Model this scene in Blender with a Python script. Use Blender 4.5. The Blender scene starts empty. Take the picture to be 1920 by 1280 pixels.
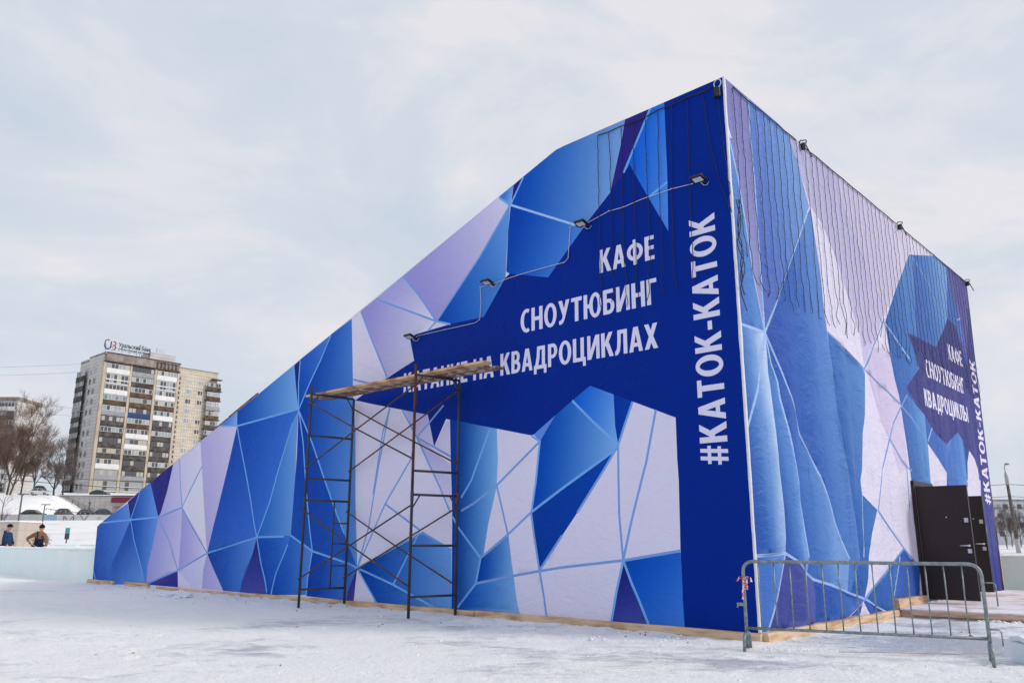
import bpy, bmesh, math, random
from mathutils import Vector, Matrix, noise
from mathutils.geometry import delaunay_2d_cdt

scene = bpy.context.scene
COL = scene.collection
random.seed(7)

# ------------------------------------------------------------------ camera
PITCH, ROLL, EYE = 0.238972, 0.0026369, 1.3
cam_data = bpy.data.cameras.new("camera")
cam_data.sensor_width = 36.0
cam_data.lens = 36.0 * 1535.26 / 1920.0
cam_data.clip_start, cam_data.clip_end = 0.1, 4000.0
camera = bpy.data.objects.new("camera", cam_data)
COL.objects.link(camera)
_f = Vector((0, math.cos(PITCH), math.sin(PITCH)))
_u = Vector((0, -math.sin(PITCH), math.cos(PITCH)))
_r = Vector((1, 0, 0))
_R = _r * math.cos(ROLL) + _u * math.sin(ROLL)
_U = -_r * math.sin(ROLL) + _u * math.cos(ROLL)
camera.matrix_world = Matrix(((_R.x, _U.x, -_f.x, 0), (_R.y, _U.y, -_f.y, 0), (_R.z, _U.z, -_f.z, EYE), (0, 0, 0, 1)))
scene.camera = camera

# ------------------------------------------------------------------ light: bright overcast sky, weak soft sun from the right
SUN_AZ, SUN_EL = math.radians(104.0), math.radians(30.0)      # azimuth clockwise from +y
world = bpy.data.worlds.new("World")
scene.world = world
world.use_nodes = True
wn, wl = world.node_tree.nodes, world.node_tree.links
wn.clear()
w_out = wn.new("ShaderNodeOutputWorld")
w_bg = wn.new("ShaderNodeBackground")
w_bg.inputs["Strength"].default_value = 0.1
w_sky = wn.new("ShaderNodeTexSky")
w_sky.sky_type = 'NISHITA'
w_sky.sun_disc = False
w_sky.sun_elevation = SUN_EL
w_sky.sun_rotation = SUN_AZ
w_sky.dust_density = 2.0
w_tc = wn.new("ShaderNodeTexCoord")
w_map = wn.new("ShaderNodeMapping")
w_map.inputs["Scale"].default_value = (1.0, 1.0, 2.1)
w_map.inputs["Location"].default_value = (0.35, 0.1, 0.0)
wl.new(w_tc.outputs["Generated"], w_map.inputs["Vector"])
w_n1 = wn.new("ShaderNodeTexNoise")
w_n1.inputs["Scale"].default_value = 2.6
w_n1.inputs["Detail"].default_value = 8.0
w_n1.inputs["Roughness"].default_value = 0.58
w_n1.inputs["Distortion"].default_value = 0.35
wl.new(w_map.outputs["Vector"], w_n1.inputs["Vector"])
w_ramp = wn.new("ShaderNodeValToRGB")
w_ramp.color_ramp.elements[0].position = 0.33
w_ramp.color_ramp.elements[0].color = (0.605, 0.685, 0.80, 1)
w_ramp.color_ramp.elements[1].position = 0.62
w_ramp.color_ramp.elements[1].color = (0.84, 0.825, 0.86, 1)
e = w_ramp.color_ramp.elements.new(0.5)
e.color = (0.69, 0.745, 0.83, 1)
wl.new(w_n1.outputs["Fac"], w_ramp.inputs["Fac"])
w_mul = wn.new("ShaderNodeVectorMath")
w_mul.operation = 'SCALE'
w_mul.inputs["Scale"].default_value = 10.0
wl.new(w_ramp.outputs["Color"], w_mul.inputs[0])
w_mix = wn.new("ShaderNodeMix")
w_mix.data_type = 'RGBA'
w_mix.inputs["Factor"].default_value = 0.93
wl.new(w_sky.outputs["Color"], w_mix.inputs[6])
wl.new(w_mul.outputs["Vector"], w_mix.inputs[7])
wl.new(w_mix.outputs[2], w_bg.inputs["Color"])
wl.new(w_bg.outputs["Background"], w_out.inputs["Surface"])

sun_data = bpy.data.lights.new("sun", 'SUN')
sun_data.energy = 1.9
sun_data.angle = math.radians(14.0)
sun_data.color = (1.0, 0.93, 0.84)
sun = bpy.data.objects.new("sun", sun_data)
sun_dir = Vector((math.sin(SUN_AZ) * math.cos(SUN_EL), math.cos(SUN_AZ) * math.cos(SUN_EL), math.sin(SUN_EL)))
sun.rotation_euler = sun_dir.to_track_quat('Z', 'Y').to_euler()
sun.location = (30, -20, 40)
COL.objects.link(sun)

scene.view_settings.view_transform = 'Standard'
scene.view_settings.look = 'None'
scene.view_settings.exposure = 0.0
scene.view_settings.gamma = 1.0

# ------------------------------------------------------------------ materials
def lin(c, g=1.0):
    o = []
    for v in c:
        v = v / 255.0
        v = v / 12.92 if v <= 0.04045 else ((v + 0.055) / 1.055) ** 2.4
        o.append(min(v * g, 0.9))
    return tuple(o)

def ink(c, g, k, grey=0.0):
    """print colour: k above 1 deepens the mid tones and leaves the near white alone"""
    c = tuple(v + (m_ - v) * grey for v, m_ in zip(c, (150, 158, 186)))
    return tuple(min(g * v ** k, 0.9) for v in lin(c))

def new_mat(name):
    m = bpy.data.materials.new(name)
    m.use_nodes = True
    return m, m.node_tree.nodes, m.node_tree.links, m.node_tree.nodes["Principled BSDF"]

def mat(name, col, rough=0.7, spec=0.3, metal=0.0, var=None, vscale=3.0, vlo=0.4, vhi=0.65, bump=0.0, bscale=20.0, bdist=0.01, stretch=(1, 1, 1), detail=5.0):
    """plain surface with an optional second colour in noise patches and an optional noise bump (object space)"""
    m, n, l, b = new_mat(name)
    b.inputs["Base Color"].default_value = (*col, 1)
    b.inputs["Roughness"].default_value = rough
    b.inputs["Specular IOR Level"].default_value = spec
    b.inputs["Metallic"].default_value = metal
    if var or bump:
        tc = n.new("ShaderNodeTexCoord")
        mp = n.new("ShaderNodeMapping")
        mp.inputs["Scale"].default_value = stretch
        l.new(tc.outputs["Object"], mp.inputs["Vector"])
    if var:
        nz = n.new("ShaderNodeTexNoise")
        nz.inputs["Scale"].default_value = vscale
        nz.inputs["Detail"].default_value = detail
        l.new(mp.outputs["Vector"], nz.inputs["Vector"])
        rp = n.new("ShaderNodeValToRGB")
        rp.color_ramp.elements[0].position = vlo
        rp.color_ramp.elements[0].color = (*col, 1)
        rp.color_ramp.elements[1].position = vhi
        rp.color_ramp.elements[1].color = (*var, 1)
        l.new(nz.outputs["Fac"], rp.inputs["Fac"])
        l.new(rp.outputs["Color"], b.inputs["Base Color"])
    if bump:
        bz = n.new("ShaderNodeTexNoise")
        bz.inputs["Scale"].default_value = bscale
        bz.inputs["Detail"].default_value = 6.0
        l.new(mp.outputs["Vector"], bz.inputs["Vector"])
        bp = n.new("ShaderNodeBump")
        bp.inputs["Strength"].default_value = bump
        bp.inputs["Distance"].default_value = bdist
        l.new(bz.outputs["Fac"], bp.inputs["Height"])
        l.new(bp.outputs["Normal"], b.inputs["Normal"])
    return m

def tarp_mat(name, attr_color, crinkle, ripple, rough=0.42, spec=0.06, curl=1.0, seam=3.1, seam_k=0.35):
    """printed PVC banner: colours come from the print attribute of the mesh, creases from noise in wall metres (uv)"""
    m, n, l, b = new_mat(name)
    b.inputs["Roughness"].default_value = rough
    b.inputs["Specular IOR Level"].default_value = spec
    if attr_color is None:
        at = n.new("ShaderNodeAttribute")
        at.attribute_name = "print"
        l.new(at.outputs["Color"], b.inputs["Base Color"])
    else:
        b.inputs["Base Color"].default_value = (*attr_color, 1)
    uv = n.new("ShaderNodeUVMap")
    uv.uv_map = "wall"
    def nz(scale, detail, dist, st):
        mp = n.new("ShaderNodeMapping")
        mp.inputs["Scale"].default_value = st
        l.new(uv.outputs["UV"], mp.inputs["Vector"])
        t = n.new("ShaderNodeTexNoise")
        t.inputs["Scale"].default_value = scale
        t.inputs["Detail"].default_value = detail
        t.inputs["Distortion"].default_value = dist
        l.new(mp.outputs["Vector"], t.inputs["Vector"])
        return t
    def bump(h, strength, dist, prev=None):
        bp = n.new("ShaderNodeBump")
        bp.inputs["Strength"].default_value = strength
        bp.inputs["Distance"].default_value = dist
        l.new(h, bp.inputs["Height"])
        if prev:
            l.new(prev.outputs["Normal"], bp.inputs["Normal"])
        return bp
    a = nz(2.2, 7.0, 1.6 * curl, (1.0, 1.5 / (0.4 + 0.6 * curl), 1))
    ab = n.new("ShaderNodeMath"); ab.operation = 'SUBTRACT'; ab.inputs[1].default_value = 0.5
    l.new(a.outputs["Fac"], ab.inputs[0])
    ac = n.new("ShaderNodeMath"); ac.operation = 'ABSOLUTE'
    l.new(ab.outputs[0], ac.inputs[0])
    b1 = bump(ac.outputs[0], crinkle, 0.12)
    v = nz(1.0, 2.0, 0.3, (1.9, 0.14, 1))
    b2 = bump(v.outputs["Fac"], ripple, 0.12, b1)
    c = nz(7.0, 5.0, 2.2 * curl, (1.0, 1.3, 1))
    b3 = bump(c.outputs["Fac"], crinkle * 0.45, 0.05, b2)
    # welded seams / fold lines of the sheet
    sx = n.new("ShaderNodeSeparateXYZ"); l.new(uv.outputs["UV"], sx.inputs["Vector"])
    wob = n.new("ShaderNodeMath"); wob.operation = 'MULTIPLY_ADD'; wob.inputs[1].default_value = 0.10 if seam < 1 else 0.01
    l.new(a.outputs["Fac"], wob.inputs[0]); l.new(sx.outputs["X"], wob.inputs[2])
    pp = n.new("ShaderNodeMath"); pp.operation = 'PINGPONG'; pp.inputs[1].default_value = seam / 2
    l.new(wob.outputs[0], pp.inputs[0])
    sm = n.new("ShaderNodeMapRange"); sm.interpolation_type = 'SMOOTHSTEP'
    sm.inputs["From Min"].default_value = 0.0; sm.inputs["From Max"].default_value = 0.03
    l.new(pp.outputs[0], sm.inputs["Value"])
    b4 = bump(sm.outputs["Result"], seam_k, 0.012, b3)
    l.new(b4.outputs["Normal"], b.inputs["Normal"])
    rr = n.new("ShaderNodeMapRange")
    rr.inputs["To Min"].default_value = rough - 0.08
    rr.inputs["To Max"].default_value = rough + 0.14
    l.new(a.outputs["Fac"], rr.inputs["Value"])
    l.new(rr.outputs["Result"], b.inputs["Roughness"])
    return m

# ------------------------------------------------------------------ object helpers
def tag(o, label=None, cat=None, group=None, kind=None):
    if label: o["label"] = label
    if cat: o["category"] = cat
    if group: o["group"] = group
    if kind: o["kind"] = kind
    return o

def thing(name, loc, label, cat, group=None, rotz=0.0):
    o = bpy.data.objects.new(name, None)
    o.empty_display_size = 0.2
    COL.objects.link(o)
    o.location = loc
    o.rotation_euler = (0, 0, rotz)
    return tag(o, label, cat, group)

class MB:
    """collects boxes, tubes and sheets; build() links them as ONE mesh object"""
    def __init__(self):
        self.v, self.f, self.s, self.m = [], [], [], []
    def add(self, vs, fs, smooth=False, mi=0):
        o = len(self.v)
        self.v += [tuple(x) for x in vs]
        for q in fs:
            self.f.append(tuple(i + o for i in q))
            self.s.append(smooth)
            self.m.append(mi)
        return self
    def box(self, lo, hi, bev=0.0, mi=0):
        x0, y0, z0 = lo; x1, y1, z1 = hi
        if bev <= 0:
            vs = [(x0, y0, z0), (x1, y0, z0), (x1, y1, z0), (x0, y1, z0), (x0, y0, z1), (x1, y0, z1), (x1, y1, z1), (x0, y1, z1)]
            return self.add(vs, [(0, 3, 2, 1), (4, 5, 6, 7), (0, 1, 5, 4), (1, 2, 6, 5), (2, 3, 7, 6), (3, 0, 4, 7)], mi=mi)
        bm = bmesh.new()
        bmesh.ops.create_cube(bm, size=1.0)
        for v in bm.verts:
            v.co = Vector(((x0 + x1) / 2 + v.co.x * (x1 - x0), (y0 + y1) / 2 + v.co.y * (y1 - y0), (z0 + z1) / 2 + v.co.z * (z1 - z0)))
        bmesh.ops.bevel(bm, geom=bm.edges[:], offset=bev, segments=2, affect='EDGES', profile=0.5)
        bm.verts.index_update()
        self.add([v.co[:] for v in bm.verts], [[v.index for v in fc.verts] for fc in bm.faces], mi=mi)
        bm.free()
        return self
    def tube(self, pts, r, n=6, cap=True, smooth=True, mi=0):
        """tube along a polyline; r is one radius or one per point"""
        pts = [Vector(p) for p in pts]
        rs = r if isinstance(r, (list, tuple)) else [r] * len(pts)
        vs, fs = [], []
        ref = None
        for i, p in enumerate(pts):
            d = (pts[min(i + 1, len(pts) - 1)] - pts[max(i - 1, 0)])
            if d.length < 1e-9: d = Vector((0, 0, 1))
            d.normalize()
            if ref is None:
                ref = d.orthogonal().normalized()
            else:
                ref = (ref - d * ref.dot(d))
                ref = ref.normalized() if ref.length > 1e-6 else d.orthogonal().normalized()
            w = d.cross(ref)
            for k in range(n):
                a = 2 * math.pi * (k + 0.5) / n
                vs.append(p + (ref * math.cos(a) + w * math.sin(a)) * rs[i])
        for i in range(len(pts) - 1):
            for k in range(n):
                k2 = (k + 1) % n
                fs.append((i * n + k, i * n + k2, (i + 1) * n + k2, (i + 1) * n + k))
        if cap:
            fs.append(tuple(reversed(range(n))))
            fs.append(tuple(range((len(pts) - 1) * n, len(pts) * n)))
        return self.add(vs, fs, smooth, mi)
    def prism(self, poly, axis0, axis1, axisn, depth, origin=(0, 0, 0), mi=0):
        """2-D outline in axis0/axis1, extruded along axisn"""
        o, a0, a1, an = Vector(origin), Vector(axis0), Vector(axis1), Vector(axisn)
        n = len(poly)
        vs = [o + a0 * p[0] + a1 * p[1] for p in poly] + [o + a0 * p[0] + a1 * p[1] + an * depth for p in poly]
        fs = [tuple(range(n - 1, -1, -1)), tuple(range(n, 2 * n))] + [(i, (i + 1) % n, n + (i + 1) % n, n + i) for i in range(n)]
        return self.add(vs, fs, mi=mi)
    def sphere(self, c, r, sx=1, sy=1, sz=1, seg=10, ring=7, mi=0):
        vs, fs = [(c[0], c[1], c[2] + r * sz)], []
        for i in range(1, ring):
            t = math.pi * i / ring
            for k in range(seg):
                a = 2 * math.pi * k / seg
                vs.append((c[0] + r * sx * math.sin(t) * math.cos(a), c[1] + r * sy * math.sin(t) * math.sin(a), c[2] + r * sz * math.cos(t)))
        vs.append((c[0], c[1], c[2] - r * sz))
        for k in range(seg):
            fs.append((0, 1 + k, 1 + (k + 1) % seg))
            fs.append((len(vs) - 1, 1 + (ring - 2) * seg + (k + 1) % seg, 1 + (ring - 2) * seg + k))
        for i in range(ring - 2):
            for k in range(seg):
                fs.append((1 + i * seg + k, 1 + (i + 1) * seg + k, 1 + (i + 1) * seg + (k + 1) % seg, 1 + i * seg + (k + 1) % seg))
        return self.add(vs, fs, True, mi)
    def build(self, name, material, parent=None, loc=None):
        me = bpy.data.meshes.new(name)
        me.from_pydata(self.v, [], self.f)
        me.polygons.foreach_set("use_smooth", self.s)
        mats = material if isinstance(material, (list, tuple)) else [material]
        for x in mats: me.materials.append(x)
        me.polygons.foreach_set("material_index", self.m)
        me.update()
        bm = bmesh.new(); bm.from_mesh(me)
        bmesh.ops.recalc_face_normals(bm, faces=bm.faces[:])
        bm.to_mesh(me); bm.free()
        o = bpy.data.objects.new(name, me)
        COL.objects.link(o)
        if parent: o.parent = parent
        if loc is not None: o.location = loc
        return o

def copy_tree(o, parent=None):
    c = o.copy()
    COL.objects.link(c)
    if parent: c.parent = parent
    for ch in list(o.children):
        copy_tree(ch, c)
    return c

def text_mesh(body, bold=0.0, shear=0.0):
    """outline of a line of lettering from the built-in font, as 2-D triangles"""
    cu = bpy.data.curves.new("lettering_outline", 'FONT')
    cu.body = body
    cu.offset = bold
    cu.resolution_u = 4
    cu.shear = shear
    o = bpy.data.objects.new("lettering_outline", cu)
    COL.objects.link(o)
    dg = bpy.context.evaluated_depsgraph_get()
    me = bpy.data.meshes.new_from_object(o.evaluated_get(dg))
    vs = [(v.co.x, v.co.y) for v in me.vertices]
    fs = [tuple(p.vertices) for p in me.polygons]
    bpy.data.objects.remove(o); bpy.data.curves.remove(cu); bpy.data.meshes.remove(me)
    return vs, fs

def fit_text(body, box, bold=0.03, descend=0.0):
    """lettering scaled so that its own outline fills box=(x0, x1, y0, y1); descend: share of the outline below the base line"""
    vs, fs = text_mesh(body, bold)
    x0 = min(v[0] for v in vs); x1 = max(v[0] for v in vs)
    y0 = min(v[1] for v in vs); y1 = max(v[1] for v in vs)
    sx = (box[1] - box[0]) / (x1 - x0)
    sy = (box[3] - box[2]) / (y1 - max(y0, -0.02) if descend else (y1 - y0))
    yb = max(y0, -0.02) if descend else y0
    return [(box[0] + (v[0] - x0) * sx, box[2] + (v[1] - yb) * sy) for v in vs], fs

def smooth(a, b, x):
    t = min(max((x - a) / (b - a), 0.0), 1.0)
    return t * t * (3 - 2 * t)

def skin(name, pts, edges, material, parent, levels=2):
    """one continuous surface grown round a skeleton: pts = [(x, y, z, radius)]; edges index pts, point 0 is the root"""
    me = bpy.data.meshes.new(name)
    me.from_pydata([p[:3] for p in pts], edges, [])
    o = bpy.data.objects.new(name, me)
    COL.objects.link(o)
    o.modifiers.new("skin", 'SKIN').use_smooth_shade = True
    for i, p in enumerate(pts):
        r = p[3] if isinstance(p[3], tuple) else (p[3], p[3])
        me.skin_vertices[0].data[i].radius = r
        me.skin_vertices[0].data[i].use_root = (i == 0)
    s = o.modifiers.new("subdivision", 'SUBSURF')
    s.levels = s.render_levels = levels
    dg = bpy.context.evaluated_depsgraph_get()
    res = bpy.data.meshes.new_from_object(o.evaluated_get(dg))
    o.modifiers.clear()
    o.data = res
    bpy.data.meshes.remove(me)
    res.name = name
    res.materials.clear()
    res.materials.append(material)
    o.parent = parent
    return o

# ------------------------------------------------------------------ places: corner of the slide building and its two wall directions
CORNER = Vector((3.32464, 11.57863, 0.0))
EU = Vector((-0.73941829, 0.67324631, 0.0))      # along the long front wall, away from the corner
EW = Vector((0.67324631, 0.73941829, 0.0))       # along the short side wall, away from the corner
UP = Vector((0, 0, 1))
def FR(u, out, z): return EU * u - EW * out + UP * z          # near the front wall, relative to the corner
def SD(w, out, z): return EW * w - EU * out + UP * z          # near the side wall, relative to the corner

def terrain(x, y):
    """height of the snow: flat round the building, a long slope up to the town on the left"""
    z = 0.0
    if y > 30:
        k = 1.0 - smooth(-0.42 * y, -0.12 * y, x)
        prof = [(30, 0), (38, 0.12), (45, 0.55), (60, 1.3), (100, 2.9), (149, 4.65), (150, 4.75), (160, 5.0), (168, 7.2), (178, 10.0), (184, 10.9), (205, 11.6), (213, 13.0), (300, 14.0), (420, 20.0), (900, 24.0)]
        h = prof[-1][1]
        for (a, ha), (b, hb) in zip(prof, prof[1:]):
            if a <= y <= b:
                h = ha + (hb - ha) * (y - a) / (b - a)
                break
        z += h * k + (1 - k) * smooth(40, 90, y) * 0.45
        if 158 < y < 185.4:                                        # cut away in front of the low grey building
            z -= max(0.0, h * k - 5.2) * smooth(-101.5, -89.5, x)
        z += noise.noise(Vector((x * 0.09, y * 0.05, 3.0))) * 0.35 * smooth(34, 60, y) * (1 - 0.6 * smooth(140, 150, y) * (1 - smooth(158, 162, y)))
    return z

# ------------------------------------------------------------------ the printed banners: read off the photograph, in metres on the wall
FRONT_ART = [
 (((23.505,1.501),(3.372,8.649),(-0.052,8.637),(-0.1,-0.172),(22.871,-0.464)),(206,203,238),(206,203,238),(25.015,6.177),(-0.361,3.271)),
 (((22.189,1.731),(21.858,1.897),(20.135,2.373),(19.814,1.888),(21.924,1.828)),(30,90,174),(92,140,212),(22.284,1.821),(19.867,2.09)),
 (((22.188,1.727),(21.946,1.828),(19.814,1.888),(20.205,1.335),(20.84,0.546),(20.553,0.063),(22.076,0.096),(22.184,0.092),(22.422,1.773)),(4,68,158),(100,142,216),(23.099,0.642),(19.26,1.495)),
 (((19.814,1.888),(20.205,1.335),(20.84,0.546),(20.542,0.023),(18.341,0.081),(18.525,0.285),(18.9,0.704),(19.422,1.295)),(12,64,154),(100,146,214),(20.357,1.849),(18.987,0.001)),
 (((19.814,1.888),(19.422,1.295),(18.9,0.704),(18.525,0.285),(18.341,0.081),(18.377,0.597),(18.17,1.219),(18.029,1.94)),(4,70,160),(104,148,216),(19.793,1.03),(18.024,0.972)),
 (((19.398,2.703),(18.757,2.944),(18.358,2.404),(18.029,1.94),(19.814,1.888)),(6,66,158),(98,144,216),(20.146,2.237),(18.305,2.433)),
 (((20.146,2.415),(19.398,2.703),(19.814,1.888)),(30,36,122),(44,52,138),(20.128,2.345),(19.303,2.323)),
 (((18.757,2.944),(17.409,3.438),(17.625,2.657),(17.92,2.036),(18.029,1.94),(18.358,2.404)),(40,40,130),(36,34,118),(18.673,2.592),(17.218,2.541)),
 (((17.409,3.438),(17.071,3.555),(16.886,2.822),(16.669,2.171),(18.029,1.94),(17.92,2.036),(17.625,2.657)),(161,158,212),(204,200,234),(18.614,2.469),(16.333,2.817)),
 (((18.029,1.94),(16.669,2.171),(16.584,1.485),(16.51,0.545),(16.544,0.519),(18.341,0.081),(18.377,0.597),(18.17,1.219)),(147,148,208),(202,198,232),(18.594,1.317),(16.259,0.835)),
 (((17.071,3.555),(15.956,3.944),(15.743,3.223),(16.669,2.171),(16.886,2.822)),(196,194,232),(210,210,238),(16.991,3.171),(15.72,3.103)),
 (((16.669,2.171),(15.743,3.223),(15.447,2.17),(15.108,1.017)),(208,206,238),(214,212,240),(16.666,2.155),(15.311,2.123)),
 (((16.669,2.171),(15.087,0.982),(16.544,0.519),(16.513,0.563),(16.584,1.485)),(155,154,212),(206,202,236),(16.673,1.135),(15.116,1.144)),
 (((15.949,3.905),(14.923,4.29),(14.088,4.169),(14.137,3.966),(14.388,3.11),(14.691,2.151),(14.857,1.655),(15.087,0.982),(15.447,2.17),(15.743,3.223)),(157,150,210),(208,204,238),(17.112,2.376),(13.187,3.408)),
 (((15.029,4.262),(14.136,4.569),(14.088,4.169)),(58,114,200),(136,170,226),(15.052,4.394),(14.095,4.303)),
 (((16.544,0.519),(15.644,0.106),(16.455,0.093)),(206,202,236),(206,202,236),(16.483,0.229),(15.673,0.255)),
 (((16.544,0.519),(15.087,0.982),(15.177,0.594),(15.16,0.107),(15.644,0.106)),(185,186,224),(206,202,236),(16.526,0.434),(14.994,0.475)),
 (((15.087,0.982),(14.672,0.606),(14.094,0.097),(15.16,0.107),(15.177,0.594)),(161,158,212),(193,192,226),(15.36,0.558),(13.946,0.333)),
 (((16.544,0.519),(16.455,0.093),(18.3,0.094)),(56,60,148),(44,46,140),(18.325,0.197),(16.489,0.256)),
 (((14.088,4.169),(13.942,3.841),(13.504,2.99),(13.171,2.317),(12.919,1.703),(12.745,1.376),(15.087,0.982),(14.857,1.655),(14.691,2.151),(14.388,3.11)),(0,62,156),(60,112,200),(15.685,3.794),(12.631,1.413)),
 (((15.087,0.982),(12.745,1.376),(12.882,1.007),(13.238,0.376),(13.325,0.095),(14.094,0.097),(14.672,0.606)),(0,60,154),(88,136,208),(15.094,0.686),(12.782,0.623)),
 (((12.745,1.376),(12.882,1.007),(13.238,0.376),(13.325,0.095),(12.104,0.082),(12.268,0.407),(12.478,0.817)),(32,38,122),(74,82,166),(12.827,1.376),(12.637,0.059)),
 (((12.745,1.376),(12.478,0.817),(12.268,0.407),(12.104,0.082),(11.955,0.089),(11.837,0.546),(11.395,1.211),(11.304,1.415)),(8,78,170),(76,126,206),(12.423,0.688),(11.038,0.865)),
 (((14.133,4.55),(11.604,5.432),(11.488,4.947),(11.296,4.293),(14.088,4.169)),(0,70,164),(124,168,222),(14.371,4.634),(11.236,4.718)),
 (((14.088,4.169),(11.296,4.293),(11.528,3.995),(12.096,2.726),(12.086,2.713),(12.294,2.189),(12.592,1.633),(12.745,1.376),(12.919,1.703),(13.171,2.317),(13.504,2.99),(13.942,3.841)),(0,66,162),(64,118,204),(14.759,3.562),(11.652,2.459)),
 (((11.296,4.293),(11.295,3.507),(11.27,2.784),(11.23,2.255),(11.304,1.415),(12.745,1.376),(12.592,1.633),(12.294,2.189),(12.086,2.713),(12.096,2.726),(11.528,3.995)),(26,90,178),(126,168,222),(13.157,2.61),(10.829,2.635)),
 (((11.604,5.425),(11.356,5.518),(11.368,4.932),(11.296,4.293),(11.488,4.947)),(30,36,122),(36,34,118),(11.559,5.037),(11.299,5.004)),
 (((11.374,5.521),(10.155,5.948),(10.521,5.396),(10.923,4.876),(11.296,4.293),(11.368,4.932)),(0,64,160),(84,134,212),(11.942,4.741),(9.779,5.647)),
 (((10.183,5.943),(9.407,6.187),(9.288,5.151),(9.221,4.503),(9.103,3.771),(9.069,3.594),(8.957,2.153),(8.789,0.758),(9.624,1.887),(10.155,2.683),(10.668,3.473),(11.296,4.293),(10.923,4.876),(10.521,5.396)),(0,60,156),(92,142,212),(11.262,3.996),(9.021,3.787)),
 (((11.296,4.293),(11.241,4.152),(11.031,3.5),(10.801,2.462),(10.546,1.466),(10.42,1.079),(8.789,0.758),(9.624,1.887),(10.155,2.683),(10.668,3.473)),(0,56,150),(44,104,192),(11.678,2.727),(8.413,2.216)),
 (((11.296,4.293),(11.26,3.256),(11.28,2.225),(11.304,1.415),(10.42,1.079),(10.546,1.466),(10.801,2.462),(11.031,3.5),(11.241,4.152)),(4,54,154),(22,90,176),(12.027,4.242),(10.082,1.141)),
 (((11.304,1.415),(10.42,1.079),(10.53,0.505),(10.552,0.15),(11.935,0.09),(11.837,0.546),(11.395,1.211)),(12,76,168),(86,136,210),(12.014,0.692),(10.383,0.728)),
 (((10.42,1.079),(8.789,0.758),(9.042,0.326),(9.1,0.101),(10.549,0.126),(10.53,0.505)),(0,62,156),(76,126,206),(10.553,0.548),(8.878,0.411)),
 (((8.789,0.758),(8.851,0.112),(9.1,0.101),(9.042,0.326)),(60,52,142),(80,70,160),(8.98,0.754),(8.928,0.109)),
 (((9.094,6.305),(8.518,6.502),(6.573,5.614),(7.245,5.46),(7.208,4.893),(8.054,4.646),(8.666,5.603)),(143,140,204),(208,206,236),(9.198,5.998),(6.722,5.177)),
 (((8.518,6.502),(7.641,6.822),(7.121,6.266),(6.573,5.614)),(161,158,212),(210,208,238),(7.831,6.785),(6.856,5.545)),
 (((7.641,6.822),(4.839,7.812),(4.558,7.567),(5.38,6.682),(6.573,5.614),(7.121,6.266)),(147,144,206),(206,202,236),(7.282,6.341),(4.404,7.371)),
 (((4.55,7.551),(4.629,6.573),(4.657,6.12),(5.222,5.456),(6.169,5.485),(6.573,5.614),(5.38,6.682)),(2,70,168),(116,164,222),(6.792,5.917),(3.928,6.494)),
 (((4.839,7.812),(4.458,7.954),(4.541,7.562)),(58,108,196),(126,170,224),(4.839,7.843),(4.457,7.73)),
 (((4.458,7.947),(4.217,8.039),(4.532,7.56)),(30,36,122),(30,36,122),(4.533,7.889),(4.217,7.793)),
 (((4.522,7.551),(4.453,7.667),(4.233,8.044),(3.383,8.352),(1.859,8.374),(1.954,8),(2.143,7.391),(2.227,7.123),(2.718,6.723),(2.956,6.726)),(0,72,172),(134,170,218),(4.576,7.913),(1.765,7.333)),
 (((4.536,7.555),(2.996,6.737),(2.718,6.723),(3.623,5.896),(4.54,6.166),(4.641,6.232),(4.59,7.046)),(0,66,164),(84,136,212),(4.702,6.936),(2.867,6.183)),
 (((1.866,8.383),(1.348,8.402),(1.743,7.727),(1.939,7.386),(2.227,7.123),(2.143,7.391),(1.954,8)),(46,40,128),(44,40,126),(2.203,7.881),(1.383,7.604)),
 (((1.355,8.401),(1.074,8.413),(1.082,7.186),(1.111,6.13),(1.46,6.809),(1.806,7.516),(1.939,7.393),(1.743,7.727)),(16,94,206),(78,134,218),(1.951,7.556),(1.016,7.337)),
 (((6.109,3.65),(5.65,3.541),(4.869,3.343),(4.83,2.737),(4.85,2.279),(4.85,2.24),(5.048,1.602),(5.164,1.048),(5.234,1.009),(5.343,0.569),(5.78,0.167),(5.79,0.063),(5.965,0.053),(5.992,1.813)),(0,60,154),(126,174,222),(6.052,1.716),(4.82,1.696)),
 (((5.234,1.009),(4.563,1.421),(4.483,0.923),(4.443,0.726),(5.343,0.569)),(0,66,160),(124,168,218),(5.294,0.955),(4.418,0.91)),
 (((5.343,0.569),(4.443,0.726),(4.366,0.326),(4.283,0.062),(5.435,0.083),(5.79,0.063),(5.78,0.167)),(16,82,174),(134,174,220),(5.763,0.302),(4.254,0.27)),
 (((4.025,3.15),(3.513,3.45),(3.488,3.385),(3.835,2.975)),(92,136,212),(92,136,212),(4.025,3.269),(3.49,3.221)),
 (((3.835,2.975),(3.488,3.385),(3.513,3.45),(3.145,3.683),(3.111,3.602),(2.216,2.804),(2.233,2.758),(3.368,2.147),(4.042,1.785),(3.934,2.282),(3.855,2.847)),(0,72,172),(122,168,222),(3.878,2.967),(2.23,2.714)),
 (((2.217,2.756),(2.505,2.404),(2.635,2.256),(3.042,1.759),(3.372,1.382),(3.855,0.828),(3.969,1.369),(4.042,1.78),(3.368,2.147)),(0,60,152),(12,72,166),(4.24,1.103),(2.117,2.665)),
 (((3.111,3.602),(3.145,3.683),(2.735,3.904),(2.268,3.692),(2.254,3.106),(2.209,2.804)),(20,92,202),(124,170,228),(3.158,3.652),(2.026,3.251)),
 (((2.268,3.692),(1.886,3.525),(1.904,3.457),(2.095,3.039),(2.206,2.795),(2.254,3.106)),(0,56,152),(0,68,164),(2.281,3.286),(1.897,3.248)),
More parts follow.
